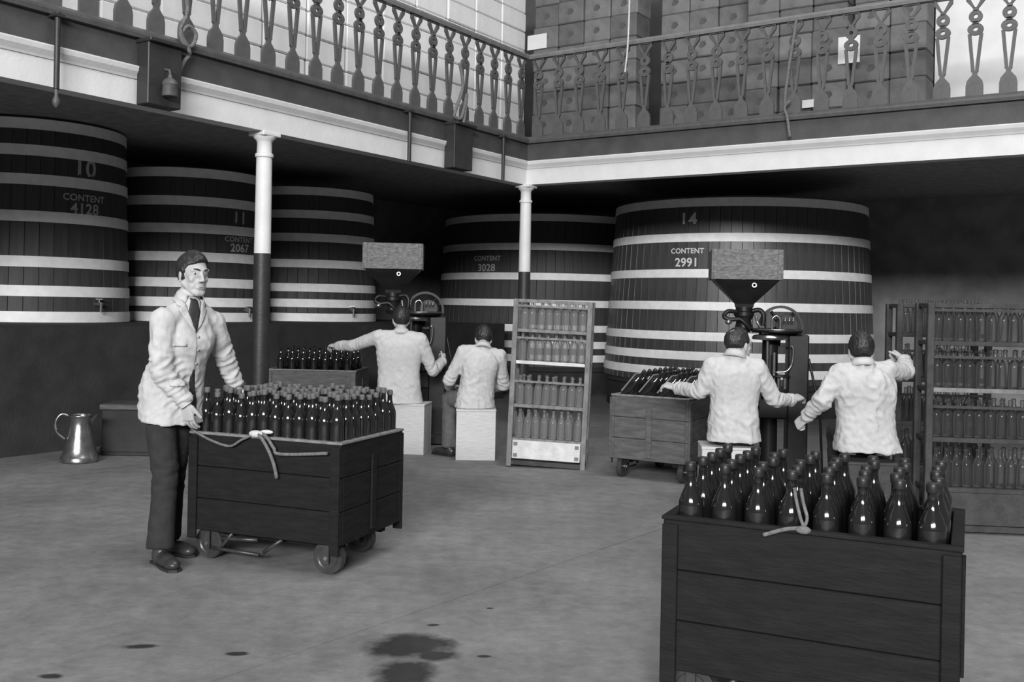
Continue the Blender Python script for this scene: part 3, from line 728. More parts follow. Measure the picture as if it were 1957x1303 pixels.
# ================================================================== BOTTLE RACKS
def rack(label, M, w, d, tiers, zt, wood, board, gl):
    t = thing('bottle_rack', label, 'rack', (0, 0, 0), 0, 'wooden bottle racks'); t.matrix_world = M
    p = 0.045
    for sx in (-1, 1):
        for sy in (-1, 1):
            MB().box((sx*(w/2-p/2), sy*(d/2-p/2), zt/2), (p, p, zt)).build('post', wood, t, bevel=0.004)
    for z in tiers+[zt]:
        for sy in (-1, 1):
            MB().box((0, sy*(d/2-p/2), z-0.015), (w-2*p, 0.022, 0.03)).build('shelf_bar', wood if z != tiers[1] else gl, t, bevel=0.003)
        for sx in (-1, 1):
            MB().box((sx*(w/2-p/2), 0, z-0.015), (0.022, d-2*p, 0.03)).build('side_bar', wood, t, bevel=0.003)
        if z != zt:
            for k in range(3): MB().box((0, (k-1)*0.075, z-0.006), (w-p*1.2, 0.05, 0.010)).build('slat', wood, t)
    for z in tiers[:-1]:
        MB().box((0, -d/2+0.012, z+0.205), (w-2*p, 0.014, 0.018)).build('retaining_bar', wood, t)
    if not board:
        MB().box((0, -d/2+0.012, 0.165), (w-2*p, 0.024, 0.21)).build('front_board', 'rack_dark', t, bevel=0.004)
    if board:
        MB().box((0, -d/2+0.010, 0.155), (w-2*p-0.01, 0.022, 0.165)).build('front_board', 'rack_board', t, bevel=0.004)
        for sx in (-1, 1):
            for z in (0.105, 0.205): MB().box((sx*(w/2-p-0.035), -d/2-0.004, z), (0.035, 0.010, 0.03)).build('cleat', 'rack_wood', t)
    MB().box((0, 0, 0.035), (w-0.02, d-0.02, 0.04)).build('bottom_board', 'rack_dark', t)
    return t
clear = Placer(bottle_proto(0.255, 0.036, 'clear_glass', None))
shaded = Placer(bottle_proto(0.255, 0.036, 'shaded_glass', None))
def fill_rack(t, w, d, tiers, nx, lab, group, ny=2, clear=clear):
    bpy.context.view_layer.update(); M0 = t.matrix_world.copy()
    for zi, z in enumerate(tiers):
        for j in range(ny):
            for i in range(nx):
                x = -w/2+0.09+(w-0.18)*i/(nx-1)+random.uniform(-0.004, 0.004); y = (-0.065 if j == 0 else 0.065)+random.uniform(-0.005, 0.005)
                clear.put(M0 @ Matrix.Translation((x, y, z)) @ Matrix.Rotation(random.uniform(-0.05, 0.05), 4, 'Y'), 'empty bottle on the %s shelf of %s, %s row, %s from left' % (('top', 'second', 'third', 'bottom')[zi], lab, ('front', 'back')[j], ORD[i]), group)
pr = G(1046, 896)
Mr = Matrix.Translation((pr.x, pr.y+0.16, 0)) @ Matrix.Rotation(math.radians(-9), 4, 'Z') @ Matrix.Rotation(math.radians(1.7), 4, 'Y')
TR = [1.235, 0.95, 0.56, 0.255]
r1 = rack('wooden rack of empty bottles with a pale bottom board in mid floor', Mr, 0.71, 0.30, TR, 1.50, 'rack_wood', True, 'rack_board')
fill_rack(r1, 0.71, 0.30, TR, 8, 'the mid floor rack', 'bottles in the mid floor rack')
TR2 = [1.27, 0.96, 0.63, 0.30]
r2 = rack('dark rack of empty bottles cut off by the right picture edge', Matrix.Translation((3.17, 6.62, 0)) @ Matrix.Rotation(math.radians(-6), 4, 'Z'), 0.80, 0.30, TR2, 1.52, 'rack_dark', False, 'rack_wood')
fill_rack(r2, 0.80, 0.30, TR2, 10, 'the right edge rack', 'bottles in the right edge rack', clear=shaded)
TR3 = [1.30, 0.96, 0.63, 0.30]
r3 = rack('dark rack of empty bottles behind the seated person nearest the right edge', Matrix.Translation((3.27, 7.55, 0)) @ Matrix.Rotation(math.radians(-4), 4, 'Z'), 0.70, 0.30, TR3, 1.52, 'rack_dark', False, 'rack_dark')
fill_rack(r3, 0.70, 0.30, TR3, 8, 'the rear right rack', 'bottles in the rear right rack', clear=shaded)

# ================================================================== JUG AND CHEST
pj = G(140, 886)
jg = thing('metal_jug', 'shiny metal jug with a curved handle on the floor at left', 'jug', (pj.x, pj.y+0.12, 0), math.radians(20))
MB().lathe([(0.150, 0.0), (0.160, 0.01), (0.160, 0.04), (0.150, 0.055), (0.135, 0.10), (0.110, 0.20), (0.088, 0.32), (0.085, 0.36), (0.095, 0.40), (0.098, 0.41), (0.090, 0.41), (0.080, 0.37), (0.03, 0.36)], 32).build('jug_body', 'jug_metal', jg, True, angle=40)
MB().annulus((0, 0, 0.405), 0.086, 0.102, 0.014, 32, 'z').build('jug_rim', 'jug_metal', jg, True)
MB().tube(smooth_pts([(-0.09, 0.0, 0.40), (-0.15, 0.0, 0.42), (-0.195, 0.0, 0.36), (-0.19, 0.0, 0.27), (-0.12, 0, 0.20)]), 0.012, 10).build('jug_handle', 'jug_metal', jg, True)
MB().loft([[Vector((0.06, -0.05, 0.37)), Vector((0.06, 0.05, 0.37)), Vector((0.07, 0.0, 0.30))], [Vector((0.15, -0.012, 0.425)), Vector((0.15, 0.012, 0.425)), Vector((0.145, 0, 0.41))]]).build('spout', 'jug_metal', jg)
pk = G(245, 872)
ch = thing('wooden_chest', 'low dark wooden chest behind the metal jug', 'chest', (pk.x-0.01, pk.y+0.19, 0), SROT+PI/2-0.95)
MB().box((0, 0, 0.21), (0.50, 0.34, 0.42)).build('chest_body', 'plinth', ch, bevel=0.008)
MB().box((0, 0, 0.445), (0.54, 0.38, 0.05)).build('lid', 'cart_brown', ch, bevel=0.008)
MB().box((0, 0, 0.06), (0.52, 0.36, 0.05)).build('base_moulding', 'plinth', ch, bevel=0.006)

# ================================================================== PEOPLE
def voxel(mb, size, it=4, fac=0.5):
    me = mb.mesh('v', fix=True)
    o = bpy.data.objects.new('v', me); COL.objects.link(o)
    r = o.modifiers.new('r', 'REMESH'); r.mode = 'VOXEL'; r.voxel_size = size
    if it:
        s = o.modifiers.new('s', 'SMOOTH'); s.factor = fac; s.iterations = it
    dg = bpy.context.evaluated_depsgraph_get(); out = bpy.data.meshes.new_from_object(o.evaluated_get(dg))
    bpy.data.objects.remove(o); bpy.data.meshes.remove(me)
    for p in out.polygons: p.use_smooth = True
    return out
def join_meshes(meshes, name):
    bm = bmesh.new()
    for m in meshes: bm.from_mesh(m)
    me = bpy.data.meshes.new(name); bm.to_mesh(me); bm.free()
    for m in meshes: bpy.data.meshes.remove(m)
    for p in me.polygons: p.use_smooth = True
    return me
def ring(c, x, y, hw, hd, n=28, p=2.4):
    out = []
    for i in range(n):
        a = 2*PI*i/n; ca, sa = math.cos(a), math.sin(a)
        out.append(c+x*(hw*math.copysign(abs(ca)**(2/p), ca))+y*(hd*math.copysign(abs(sa)**(2/p), sa)))
    return out
def lerp(a, b, t): return a+(b-a)*t
def catm(vals, k):
    out = []
    for i in range(len(vals)-1):
        p0, p1, p2, p3 = vals[max(i-1, 0)], vals[i], vals[i+1], vals[min(i+2, len(vals)-1)]
        for j in range(k):
            t = j/k; out.append(0.5*((p1*2)+(p2-p0)*t+(p0*2-p1*5+p2*4-p3)*t*t+(p1*3-p0-p2*3+p3)*t**3))
    return out+[vals[-1]]
def hand_mb(w, d, n, right, curl=(0.5, 0.6, 0.4), spread=0.06):
    d = d.normalized(); n = (n-d*n.dot(d)).normalized(); t = d.cross(n)*(1 if right else -1)
    mb = MB()
    rings = []
    for s, hw, ht in ((-0.03, 0.026, 0.020), (0.0, 0.028, 0.019), (0.03, 0.036, 0.018), (0.065, 0.042, 0.0155), (0.090, 0.041, 0.013), (0.097, 0.036, 0.009)):
        rings.append(ring(w+d*s, t, n, hw, ht, 20, 2.6))
    mb.loft(rings)
    mb.ell(w+d*0.035+t*0.024+n*0.010, (0.020, 0.020, 0.020))
    axis = d.cross(n)          # bending d towards n
    for k, (off, ln) in enumerate(((0.031, 0.074), (0.0105, 0.083), (-0.0105, 0.077), (-0.031, 0.060))):
        p = w+d*(0.088-abs(off)*0.18)+t*off; dr = (d+t*(off*spread*30*0.06/0.06)).normalized()
        q = Matrix.Rotation(0.0, 3, axis); r = 0.0092-0.0006*k
        for s, (fr, ang) in enumerate(zip((0.45, 0.31, 0.24), curl)):
            dr = (Matrix.Rotation(ang, 3, axis) @ dr).normalized()
            p1 = p+dr*ln*fr; mb.cap(p, r, p1, r*0.93); p = p1; r *= 0.93
    p = w+d*0.022+t*0.030+n*0.006; dr = (t*0.48+d*0.85+n*0.30).normalized()
    for ln, r0, r1, ang in ((0.042, 0.0125, 0.0105, 0.0), (0.034, 0.0105, 0.0085, 0.35)):
        dr = (dr+d*ang*0.8+n*ang*0.5).normalized(); p1 = p+dr*ln; mb.cap(p, r0, p1, r1); p = p1
    return mb
def head_parts(c, up, fwd, t, bald=False, detail=True, hair_name='hair', nod=0.0, vs=0.0042):
    """returns the head mesh (skin) and builds hair, eyes and brows under t"""
    up = up.normalized(); f = (fwd-up*fwd.dot(up)).normalized(); r = f.cross(up)
    R = Matrix((r, f, up)).transposed()
    W = lambda x, y, z: c+R @ Vector((x, y, z))
    mb = MB()
    mb.ell(W(0, -0.014, 0.030), (0.0745, 0.094, 0.088), R, 24, 16)
    mb.ell(W(0, 0.012, -0.040), (0.058, 0.074, 0.075), R, 20, 14)
    mb.ell(W(0, 0.030, 0.015), (0.064, 0.062, 0.060), R, 20, 14)
    mb.cap(W(-0.012, 0.066, -0.098), 0.020, W(0.012, 0.066, -0.098), 0.020)
    for s in (-1, 1):
        mb.cap(W(s*0.052, 0.0, -0.045), 0.020, W(s*0.022, 0.055, -0.095), 0.019)
        mb.ell(W(s*0.030, 0.038, -0.058), (0.025, 0.032, 0.032), R)
        mb.ell(W(s*0.040, 0.054, -0.022), (0.018, 0.020, 0.022), R)
        mb.cap(W(s*0.012, 0.082, 0.029), 0.0105, W(s*0.046, 0.070, 0.027), 0.0105)
        mb.ell(W(s*0.0765, -0.006, -0.004), (0.007, 0.019, 0.031), R @ Matrix.Rotation(-s*0.25, 3, 'Z'))
        mb.ell(W(s*0.078, -0.002, -0.030), (0.006, 0.009, 0.010), R)
        mb.ell(W(s*0.0125, 0.094, -0.034), (0.0085, 0.010, 0.0075), R)
        mb.ell(W(s*0.010, 0.080, -0.072), (0.017, 0.0125, 0.0065), R)
    mb.cap(W(0, 0.086, 0.022), 0.0085, W(0, 0.104, -0.028), 0.0105)
    mb.ell(W(0, 0.106, -0.030), (0.0105, 0.0105, 0.0095), R)
    mb.ell(W(0, 0.082, -0.0625), (0.022, 0.0105, 0.0052), R)
    mb.ell(W(0, 0.080, -0.0735), (0.019, 0.0105, 0.0058), R)
    # neck
    nb = c-up*0.225-f*0.045
    mb.chain([W(0, -0.022, -0.055), W(0, -0.030, -0.13), nb], [0.054, 0.053, 0.062])
    me = voxel(mb, vs, 4)
    # hair: a skull cap that dives under the skin below the hairline
    hm = MB().ell((0, -0.016, 0.034), (0.0835, 0.1045, 0.0960), None, 72, 52)
    def sst(a, b, x): x = max(0.0, min(1.0, (x-a)/(b-a))); return x*x*(3-2*x)
    def hair_amt(p):
        x, y, z = p
        pts = [(-0.12, -0.062), (-0.060, -0.058), (-0.030, -0.018), (0.004, -0.030), (0.016, -0.026), (0.034, 0.030), (0.052, 0.066), (0.10, 0.076)]
        line = pts[-1][1]
        for k in range(len(pts)-1):
            if y <= pts[k+1][0]:
                u = (y-pts[k][0])/(pts[k+1][0]-pts[k][0]); line = pts[k][1]+(pts[k+1][1]-pts[k][1])*max(0, u); break
        line -= 0.22*x*sst(0.035, 0.06, y)
        h = sst(-0.003, 0.006, z-line)
        if bald:
            h *= sst(0.020, 0.040, (Vector((x, y, z))-Vector((-0.012, -0.070, 0.110))).length)*sst(0.050, 0.032, y if z > 0.04 else 0)
        return h
    for i, p in enumerate(hm.v):
        nn = Vector((p.x/0.0835**2, (p.y+0.016)/0.1045**2, (p.z-0.034)/0.0960**2)).normalized()
        h = hair_amt(p); lift = 0.0035*noise.noise(p*45)+0.0014*math.sin(p.x*330+p.y*60+4*noise.noise(p*20))
        if not bald: lift += 0.011*math.exp(-((p.x+0.010)/0.055)**2)*sst(0.045, 0.10, p.z)-0.006*math.exp(-((p.x-0.038)/0.006)**2)*(1 if p.z > 0.075 else 0)
        hm.v[i] = W(*(p+nn*(lift*h-0.017*(1-h))))
    hm.build('hair', 'hair', t, True)
    if detail:
        for s in (-1, 1):
            e = MB().ell(W(s*0.0305, 0.0705, 0.008), (0.0125, 0.0125, 0.0125), R).build('eye', 'eye_white', t, True)
            MB().ell(W(s*0.0305+0.002, 0.0795, 0.0075), (0.0062, 0.005, 0.0062), R).build('iris', 'iris', e, True)
            lid = [W(s*0.0305+q*0.0145, 0.0805-0.35*(q*0.0145)**2/0.0145*3.2, 0.0135-0.006*q*q) for q in (-1, -0.5, 0, 0.5, 1)]
            MB().tube(lid, 0.0026, 6).build('eyelid', 'hair', t, True)
            br = [W(s*(0.012+0.036*q), 0.0955-0.022*q*q, 0.0245+0.008*math.sin(q*2.2)) for q in (0, 0.25, 0.5, 0.75, 1)]
            MB().tube(br, [0.003, 0.0045, 0.0045, 0.0035, 0.002], 6).build('eyebrow', 'hair', t, True)
        lp = [W(q*0.021, 0.0925-0.008*q*q, -0.0675) for q in (-1, -0.5, 0, 0.5, 1)]
        MB().tube(lp, [0.0012, 0.0026, 0.003, 0.0026, 0.0012], 6).build('lips', 'lip', t, True)
    return me, W

def wrinkle(me, amp, jd, seedv, ja=0.013):
    """cloth folds: broad drapes on the trunk, tighter creases round each joint"""
    me.update(); sv = Vector((seedv, seedv*0.7, 0))
    cos = []
    for v in me.vertices:
        p = v.co
        n1 = noise.noise(Vector((p.x*9, p.y*9, p.z*4))+sv)
        q2 = Vector((p.x*15+p.z*9, p.y*15, p.z*11-p.x*7))+sv
        n2 = noise.noise(q2); n3 = noise.noise(q2*2.3)
        dsp = amp*(0.9*n1+1.0*(0.55-2.2*abs(n2))*max(0, 0.4+n1)+0.25*n3)
        for (q, ax, rad) in jd:
            r_ = p-q; d = r_.length
            if d < rad:
                w = (1-d/rad)**0.7; al = r_.dot(ax); pe = r_-ax*al
                c = noise.noise(ax*(al*26)+pe*9+sv*1.3)
                dsp += ja*w*(0.45-1.9*abs(c))
        cos.append(v.co+v.normal*dsp)
    for v, q in zip(me.vertices, cos): v.co = q
    me.update()

def person(label, base, J, tf, ff, jm='jacket', tm='trousers', bald=False, detail=False, seated=True, hands=None, sv=1.0, vsize=0.009, seat=None, fold=0.010, face_up=Vector((0, 0, 1)), slim=1.0):
    t = thing('person', label, 'person', (base[0], base[1], 0))
    B = Vector((base[0], base[1], 0)); J = {k: v-B for k, v in J.items()}
    tf = Vector(tf).normalized(); Z = Vector((0, 0, 1))
    shc = (J['shL']+J['shR'])/2
    xr = (J['shR']-J['shL']).normalized(); xh = tf.cross(Z).normalized()
    spine = (J['neck']-J['hip']).normalized()
    def trunk(mb, k=1.0, hem=True):
        cs = [J['hem'], J['hip'], lerp(J['hip'], shc, 0.40), lerp(J['hip'], shc, 0.72), lerp(J['hip'], shc, 0.93)+tf*(-0.01), lerp(shc, J['neck'], 0.55), J['neck']]
        hw = [0.200, 0.186, 0.170, 0.186, 0.168, 0.098, 0.066]; hd = [0.150, 0.142, 0.120, 0.128, 0.108, 0.075, 0.066]
        if not hem: cs, hw, hd = cs[1:], hw[1:], hd[1:]
        hw = [h*k*slim for h in hw]; hd = [h*k for h in hd]
        C = catm(cs, 4); HW = catm(hw, 4); HD = catm(hd, 4); rings = []
        for i, c in enumerate(C):
            u = i/(len(C)-1); x = lerp(xh, xr, min(1, u*1.3)).normalized(); y = Z.cross(x).normalized() if seated else spine.cross(x).normalized()
            rings.append(ring(c, x, y, HW[i], HD[i]))
        mb.loft(rings)
    # ---- jacket
    mb = MB(); trunk(mb)
    for s in 'LR':
        sh, el, wr = J['sh'+s], J['el'+s], J['wr'+s]
        mb.cap(lerp(shc, J['neck'], 0.35), 0.060, sh, 0.066)
        mb.cap(lerp(J['neck'], sh, 0.18)-Z*0.022, 0.058, lerp(J['neck'], sh, 0.78)-Z*0.012, 0.060)
        mb.cap(lerp(J['hip'], shc, 0.70)+(sh-shc)*0.62, 0.070, sh, 0.066)
        mb.chain([sh, lerp(sh, el, 0.5), el, lerp(el, wr, 0.5)], [0.070, 0.066, 0.059, 0.053])
        e = (wr-el).normalized(); mb.cyl(lerp(el, wr, 0.45), wr-e*0.004, 0.0535, 0.047, 18)
    jk = voxel(mb, vsize, 3)
    jd = []
    for s in 'LR':
        jd.append((J['el'+s], (J['wr'+s]-J['sh'+s]).normalized(), 0.17)); jd.append((lerp(J['el'+s], J['wr'+s], 0.7), (J['wr'+s]-J['el'+s]).normalized(), 0.13))
    jd.append((J['hip'], (Z+xh*0.6).normalized(), 0.24))
    wrinkle(jk, fold, jd, sv*13.7, 0.020 if detail else 0.013)
    if seat is not None:
        for v in jk.vertices: v.co.z = max(v.co.z, seat+0.003) if (v.co-J['hip']).length < 0.3 else v.co.z
    jo = link('jacket', jk, jm, t)
    # collar
    nk = J['neck']; ax = ((J['head']-nk).normalized()+spine).normalized(); fx = (tf-ax*tf.dot(ax)).normalized(); rx = fx.cross(ax)
    rings = []; n = 26; gp_ = 0.80 if detail else 0.30
    def crow(r0, dz, drop):
        return [nk+rx*(r0*math.cos(a))+fx*(r0*math.sin(a)*1.05)+ax*(dz-drop*max(0, math.sin(a))) for a in [PI/2+gp_+(2*PI-2*gp_)*i/(n-1) for i in range(n)]]
    cb = MB(); A1, A2, A3, A4 = crow(0.060, 0.036, 0.030), crow(0.067, 0.037, 0.030), crow(0.088, -0.012, 0.045), crow(0.066, -0.02, 0.04)
    vs = A1+A2+A3+A4; fs = []
    for k in range(3):
        for i in range(n-1): fs.append((k*n+i, k*n+i+1, (k+1)*n+i+1, (k+1)*n+i))
    cb.add(vs, fs); co = cb.build('collar', jm, jo, True); sm = co.modifiers.new('s', 'SOLIDIFY'); sm.thickness = 0.006
    # ---- trousers and shoes
    hw_ = 0.085 if seated else 0.068
    hips = {s: J['hip']+xh*(hw_ if s == 'R' else -hw_)-Z*(0.02 if seated else 0.03) for s in 'LR'}
    rh = 0.105 if seated else 0.090
    mb = MB(); mb.cap(hips['L'], rh, hips['R'], rh)
    for s in 'LR':
        kn, an = J['kn'+s], J['an'+s]
        mb.chain([hips[s], lerp(hips[s], kn, 0.5), kn], [rh*0.94, 0.084, 0.074]); mb.chain([kn, lerp(kn, an, 0.5)], [0.072, 0.068]); mb.cyl(lerp(kn, an, 0.45), an, 0.069, 0.075, 18)
    tr = voxel(mb, 0.013, 3)
    if seat is not None:
        for v in tr.vertices:
            if (v.co-J['hip']).length < 0.26: v.co.z = max(v.co.z, seat+0.002)
    wrinkle(tr, 0.005, [(J['knL'], Z, 0.16), (J['knR'], Z, 0.16)], sv*5.1)
    for v in tr.vertices: v.co.z = max(v.co.z, 0.025)
    link('trousers', tr, tm, t)
    for s in 'LR':
        an = J['an'+s]; toe = J.get('toe'+s); fd = (Vector((toe.x-an.x, toe.y-an.y, 0)).normalized() if toe is not None else tf)
        m3 = Matrix((fd.cross(Z), fd, Z)).transposed(); h = Vector((an.x, an.y, 0))
        mb = MB(); mb.ell(h+Z*0.045-fd*0.005, (0.040, 0.062, 0.055), m3); mb.ell(h+fd*0.09+Z*0.038, (0.043, 0.10, 0.040), m3); mb.ell(h+fd*0.16+Z*0.032, (0.042, 0.055, 0.034), m3); mb.cap(h+Z*0.06, 0.042, h+Z*0.12, 0.042)
        sh_ = voxel(mb, 0.008, 2)
        for v in sh_.vertices: v.co.z = max(v.co.z, 0.002)
        so = link('shoe', sh_, 'shoe', t)
        ms = MB().loft([[h+m3 @ Vector((x, y, z)) for x, y in ((-0.034, -0.06), (0.034, -0.06), (0.032, 0.02), (0.046, 0.12), (0.038, 0.20), (0.0, 0.222), (-0.038, 0.20), (-0.046, 0.12), (-0.032, 0.02))] for z in (0.0, 0.014)])
        ms.build('sole', 'black_paint', so)
    # ---- body: trunk, limbs, head and hands in one mesh
    hm, W = head_parts(J['head'], face_up, Vector(ff), t, bald, detail, vs=0.0040 if detail else 0.006)
    mb = MB(); trunk(mb, 0.86, False)
    for s in 'LR':
        mb.chain([J['sh'+s], J['el'+s], J['wr'+s]], [0.050, 0.042, 0.030])
        mb.chain([hips[s], J['kn'+s], J['an'+s]+Z*0.02], [0.080, 0.055, 0.042]); mb.cap(J['an'+s]+Z*0.0, 0.03, J['an'+s]+Z*0.03, 0.036)
    mb.chain([J['neck'], lerp(J['neck'], J['head'], 0.5)], [0.058, 0.050])
    bd = voxel(mb, 0.018, 3)
    for v in bd.vertices: v.co.z = max(v.co.z, 0.03)
    parts = [bd, hm]
    for s, right in (('L', False), ('R', True)):
        d_, n_, curl = hands[s]
        parts.append(voxel(hand_mb(J['wr'+s], Vector(d_), Vector(n_), right, curl), 0.0034, 2, 0.4))
        # shirt cuff
        e = (J['wr'+s]-J['el'+s]).normalized()
        MB().cyl(J['wr'+s]-e*0.03, J['wr'+s]+e*0.008, 0.041, 0.039, 18).build('cuff', 'shirt', jo, True, angle=40)
    link('body', join_meshes(parts, 'body'), 'skin', t)
    return t, jo, W, J

def decal(jo, origin, rt, up, fw, poly, m, name, parent, off=0.004, thick=0.004, res=0.012):
    """lay a flat piece of cloth on the jacket: outline given in (right, up) on the chest, pushed on to the surface"""
    me = jo.data; bvh = BVHTree.FromPolygons([v.co.copy() for v in me.vertices], [tuple(p.vertices) for p in me.polygons])
    bm = bmesh.new(); vs = [bm.verts.new((x, y, 0)) for x, y in poly]; bm.faces.new(vs)
    bmesh.ops.triangulate(bm, faces=bm.faces)
    for _ in range(4):
        es = [e for e in bm.edges if e.calc_length() > res*1.6]
        if not es: break
        bmesh.ops.subdivide_edges(bm, edges=es, cuts=1); bmesh.ops.triangulate(bm, faces=bm.faces)
    for v in bm.verts:
        o = origin+rt*v.co.x+up*v.co.y+fw*0.5
        h = bvh.ray_cast(o, -fw, 1.0)
        v.co = (h[0]+fw*off) if h[0] is not None else (origin+rt*v.co.x+up*v.co.y+fw*off)
    out = bpy.data.meshes.new(name); bm.to_mesh(out); bm.free()
    for p in out.polygons: p.use_smooth = True
    o = link(name, out, m, parent); s = o.modifiers.new('s', 'SOLIDIFY'); s.thickness = thick; s.offset = 1
    return o

# ---------------------------------------------------------------- the man standing at the cart
def V(*a): return Vector(a)
def dirdeg(a): return V(math.sin(math.radians(a)), -math.cos(math.radians(a)), 0)     # 0 faces the camera, positive turns to the picture's right
base = (-1.95, 5.50)
tf = dirdeg(50); rt = tf.cross(V(0, 0, 1))
hip = V(-1.895, 5.49, 0.92); neck = A(363, 569, 5.49)
J = dict(hip=hip, hem=V(-1.880, 5.49, 0.775), neck=neck, head=A(369, 526, 5.48),
         shR=A(311, 611, 5.35), shL=A(408, 617, 5.64), elR=A(309, 712, 5.33), wrR=A(355, 771, 5.37),
         elL=A(428, 680, 5.72), wrL=A(450, 742, 5.80),
         knR=V(-1.89, 5.41, 0.50), anR=V(-1.89, 5.36, 0.085), toeR=V(-1.79, 5.25, 0),
         knL=V(-1.90, 5.58, 0.50), anL=V(-1.94, 5.62, 0.085), toeL=V(-1.80, 5.54, 0))
man, jk, W, JL = person('standing person in a pale jacket and dark tie holding the bottle cart', base, J, tf, dirdeg(47), detail=True, seated=False,
    hands=dict(R=(V(0.10, 0.16, -1.0), V(0.35, 0.9, 0.1), (0.30, 0.35, 0.3)), L=(V(0.35, 0.0, -0.8), V(0.5, -0.4, 0.1), (0.5, 0.6, 0.4))), sv=1.0, vsize=0.008, slim=0.93)
Zv = V(0, 0, 1); ch = lerp(JL['hip'], (JL['shL']+JL['shR'])/2, 0.72); fw = tf
rt_ = fw.cross(Zv).normalized()            # his right hand side
org = ch+rt_*0.0
# outline coordinates: x to his right (picture left), y up, from mid chest
ns = JL['neck'].z-org.z
vb = 0.058                                  # where the jacket buttons shut
decal(jk, org, rt_, Zv, fw, [(-0.052, ns+0.035), (0.052, ns+0.035), (0.044, ns-0.04), (0.0, vb+0.004), (-0.044, ns-0.04)], 'shirt', 'shirt_front', jk, 0.002, 0.003)
decal(jk, org, rt_, Zv, fw, [(-0.013, ns-0.002), (0.013, ns-0.002), (0.017, ns-0.015), (0.033, ns-0.075), (0.004, vb), (-0.004, vb), (-0.033, ns-0.075), (-0.017, ns-0.015)], 'tie', 'tie', jk, 0.006, 0.005)
for k in (1, -1):
    decal(jk, org, rt_, Zv, fw, [(k*0.062, ns+0.012), (k*0.080, ns-0.015), (k*0.092, ns-0.042), (k*0.072, ns-0.050), (k*0.092, ns-0.066), (k*0.034, vb+0.03), (0.0, vb-0.004), (k*0.014, vb+0.03), (k*0.046, ns-0.045)], jk.data.materials[0], 'lapel', jk, 0.006, 0.006)
decal(jk, org, rt_, Zv, fw, [(0.001, 0.055), (0.006, 0.055), (0.005, -0.15), (-0.001, -0.15)], 'seam', 'front_edge', jk, 0.003, 0.003)
decal(jk, org, rt_, Zv, fw, [(0.006, -0.15), (-0.004, -0.15), (-0.018, -0.22), (-0.026, -0.30), (-0.030, -0.40), (0.040, -0.42), (0.022, -0.28), (0.014, -0.21)], 'trousers', 'open_front', jk, 0.003, 0.002)
decal(jk, org, rt_, Zv, fw, [(0.075, -0.20), (0.155, -0.20), (0.155, -0.235), (0.075, -0.235)], jk.data.materials[0], 'pocket_flap', jk, 0.005, 0.006)
decal(jk, org, rt_, Zv, fw, [(0.065, -0.005), (0.135, -0.005), (0.135, -0.020), (0.065, -0.020)], jk.data.materials[0], 'pocket_flap', jk, 0.004, 0.005)
for yb in (0.03, -0.045, -0.12):
    decal(jk, org, rt_, Zv, fw, [(-0.014+0.008*math.cos(a*PI/4), yb+0.008*math.sin(a*PI/4)) for a in range(8)], 'seam', 'button', jk, 0.005, 0.004)
# turn-down shirt collar
nk = JL['neck']; hd = JL['head']; ax = (hd-nk).normalized()
cbm = MB(); n = 22; rws = []
for r0, dz in ((0.056, 0.054), (0.060, 0.055), (0.067, 0.025)):
    rws.append([nk+rt_*(r0*math.cos(a))+fw*(r0*math.sin(a))+ax*(dz-0.018*max(0, math.sin(a))) for a in [PI/2+0.12+(2*PI-0.24)*i/(n-1) for i in range(n)]])
cbm.add([p for r in rws for p in r], [(k*n+i, k*n+i+1, (k+1)*n+i+1, (k+1)*n+i) for k in range(2) for i in range(n-1)])
o = cbm.build('shirt_collar', 'shirt', jk, True); o.modifiers.new('s', 'SOLIDIFY').thickness = 0.004
MB().ell(nk+fw*0.066+ax*0.030, (0.014, 0.012, 0.014)).build('tie_knot', 'tie', jk, True)

# ---------------------------------------------------------------- seated men
def seated_legs(hip, tf, sp=0.10, fwd=0.37, drop=0.0):
    Z = V(0, 0, 1); x = tf.cross(Z)
    d = {}
    for s, k in (('R', 1), ('L', -1)):
        kn = hip+tf*fwd+x*sp*k+V(0, 0, -0.02); an = V(kn.x, kn.y, 0.085)-tf*0.12
        d['kn'+s] = kn; d['an'+s] = an; d['toe'+s] = an+tf*0.15
    return d
CURL = (0.6, 0.7, 0.5); FIST = (1.1, 1.2, 0.8)
# reaching left to the far cart
d = 9.45; tf1 = dirdeg(180+8); hip = A(762, 752, d+0.08)
J = dict(hip=hip, hem=A(762, 772, d+0.08), neck=A(766, 636, d+0.02), head=A(766, 611, d+0.09), shL=A(724, 643, d), shR=A(802, 648, d), elL=A(676, 660, d+0.18), wrL=A(644, 661, d+0.42),
         elR=A(827, 709, d+0.12), wrR=A(846, 690, d+0.36))
J.update(seated_legs(hip, tf1))
person('seated person in a white jacket stretching his left arm to the far cart', (hip.x, hip.y), J, tf1, dirdeg(180+12), sv=2.0, seat=0.485, fold=0.006,
       hands=dict(L=(V(-0.6, 0.5, 0.05), V(0, 0.3, -1), CURL), R=(V(0.1, 0.6, 0.3), V(-0.8, 0.2, 0), FIST)), slim=1.18)
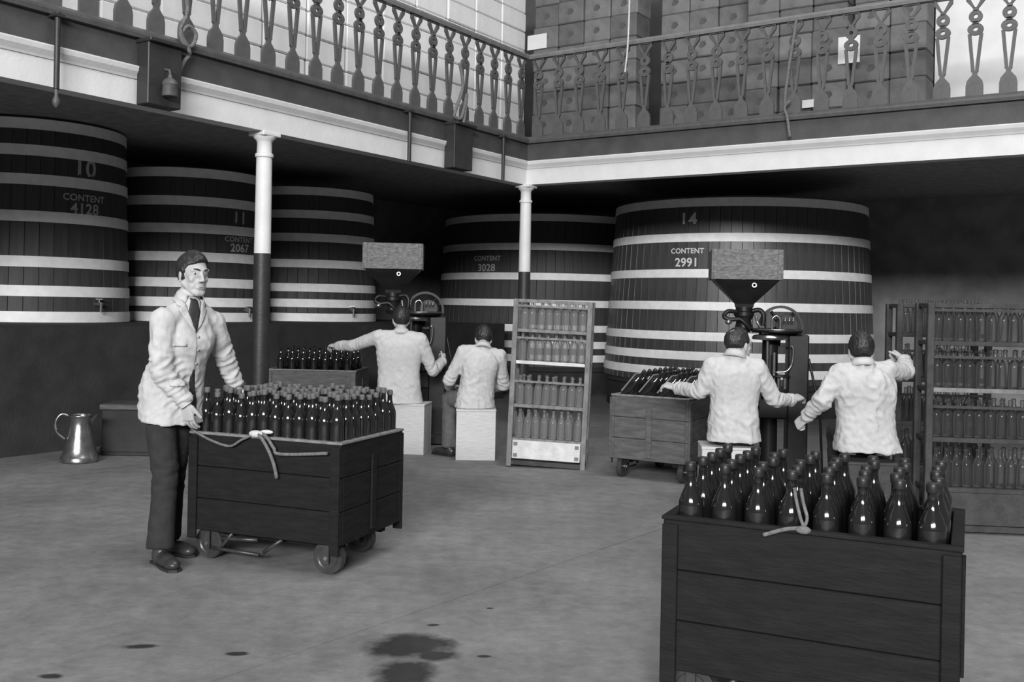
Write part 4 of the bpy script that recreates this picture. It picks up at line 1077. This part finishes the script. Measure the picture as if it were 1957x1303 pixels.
# leaning towards the machine, arms before him
d = 9.28; tf2 = dirdeg(180-24); tf2 = V(-0.42, 0.9, 0).normalized(); hip = A(908, 762, d+0.02)
J = dict(hip=hip, hem=A(908, 779, d+0.02), neck=A(922, 664, d), head=A(923, 648, d+0.13), shL=A(886, 672, d-0.02), shR=A(953, 680, d+0.04), elL=A(858, 726, d+0.02), wrL=A(860, 741, d+0.26),
         elR=A(962, 735, d+0.16), wrR=A(925, 745, d+0.36))
J.update(seated_legs(hip, tf2, 0.11, 0.40))
kn = A(858, 760, d+0.12); J['knL'] = kn; J['anL'] = V(kn.x+0.01, kn.y-0.02, 0.085); J['toeL'] = J['anL']+V(-0.12, 0.10, 0)
person('seated person in a white jacket and grey trousers, back turned, arms folded in', (hip.x, hip.y), J, tf2, V(-0.25, 0.97, 0), tm='trousers_grey', sv=3.0, seat=0.475, face_up=V(-0.10, 0.35, 1),
       hands=dict(L=(V(0.2, 0.3, 0.0), V(0.3, -0.2, -0.5), CURL), R=(V(-0.8, 0.2, 0.0), V(0, 0, -1), CURL)), slim=0.98)
# balding man with both arms out
d = 7.12; tf3 = dirdeg(180-6); hip = A(1402, 820, d+0.06)
J = dict(hip=hip, hem=A(1402, 842, d+0.06), neck=A(1404, 680, d), head=A(1412, 659, d+0.06), shL=A(1362, 697, d+0.02), shR=A(1446, 702, d), elL=A(1338, 748, d+0.06), wrL=A(1293, 741, d+0.30),
         elR=A(1478, 763, d+0.05), wrR=A(1513, 764, d+0.22))
J.update(seated_legs(hip, tf3))
person('seated person in a white jacket, arms spread between brown cart and hopper', (hip.x, hip.y), J, tf3, dirdeg(180-62), bald=True, sv=4.0, seat=0.46,
       hands=dict(L=(V(-0.5, 0.25, 0.12), V(0.2, 0.3, -1), CURL), R=(V(0.5, 0.3, 0.15), V(-0.2, 0.3, -1), CURL)), slim=1.0)
# man by the right racks, right arm raised
d = 6.62; tf4 = dirdeg(180-4); hip = A(1654, 832, d+0.05)
J = dict(hip=hip, hem=A(1658, 862, d+0.05), neck=A(1648, 696, d), head=A(1645, 671, d+0.06), shL=A(1606, 712, d), shR=A(1694, 708, d+0.02), elL=A(1571, 764, d+0.02), wrL=A(1540, 798, d+0.18),
         elR=A(1733, 711, d+0.18), wrR=A(1727, 687, d+0.36))
J.update(seated_legs(hip, tf4))
person('seated person in a creased white jacket lifting his right arm to the racks', (hip.x, hip.y), J, tf4, dirdeg(180-10), sv=5.0, seat=0.45, fold=0.015, jm='jacket',
       hands=dict(L=(V(-0.25, 0.25, -0.3), V(0.6, 0.3, -0.2), FIST), R=(V(-0.15, 0.5, 0.25), V(-0.5, 0.1, -0.5), FIST)), slim=1.12)
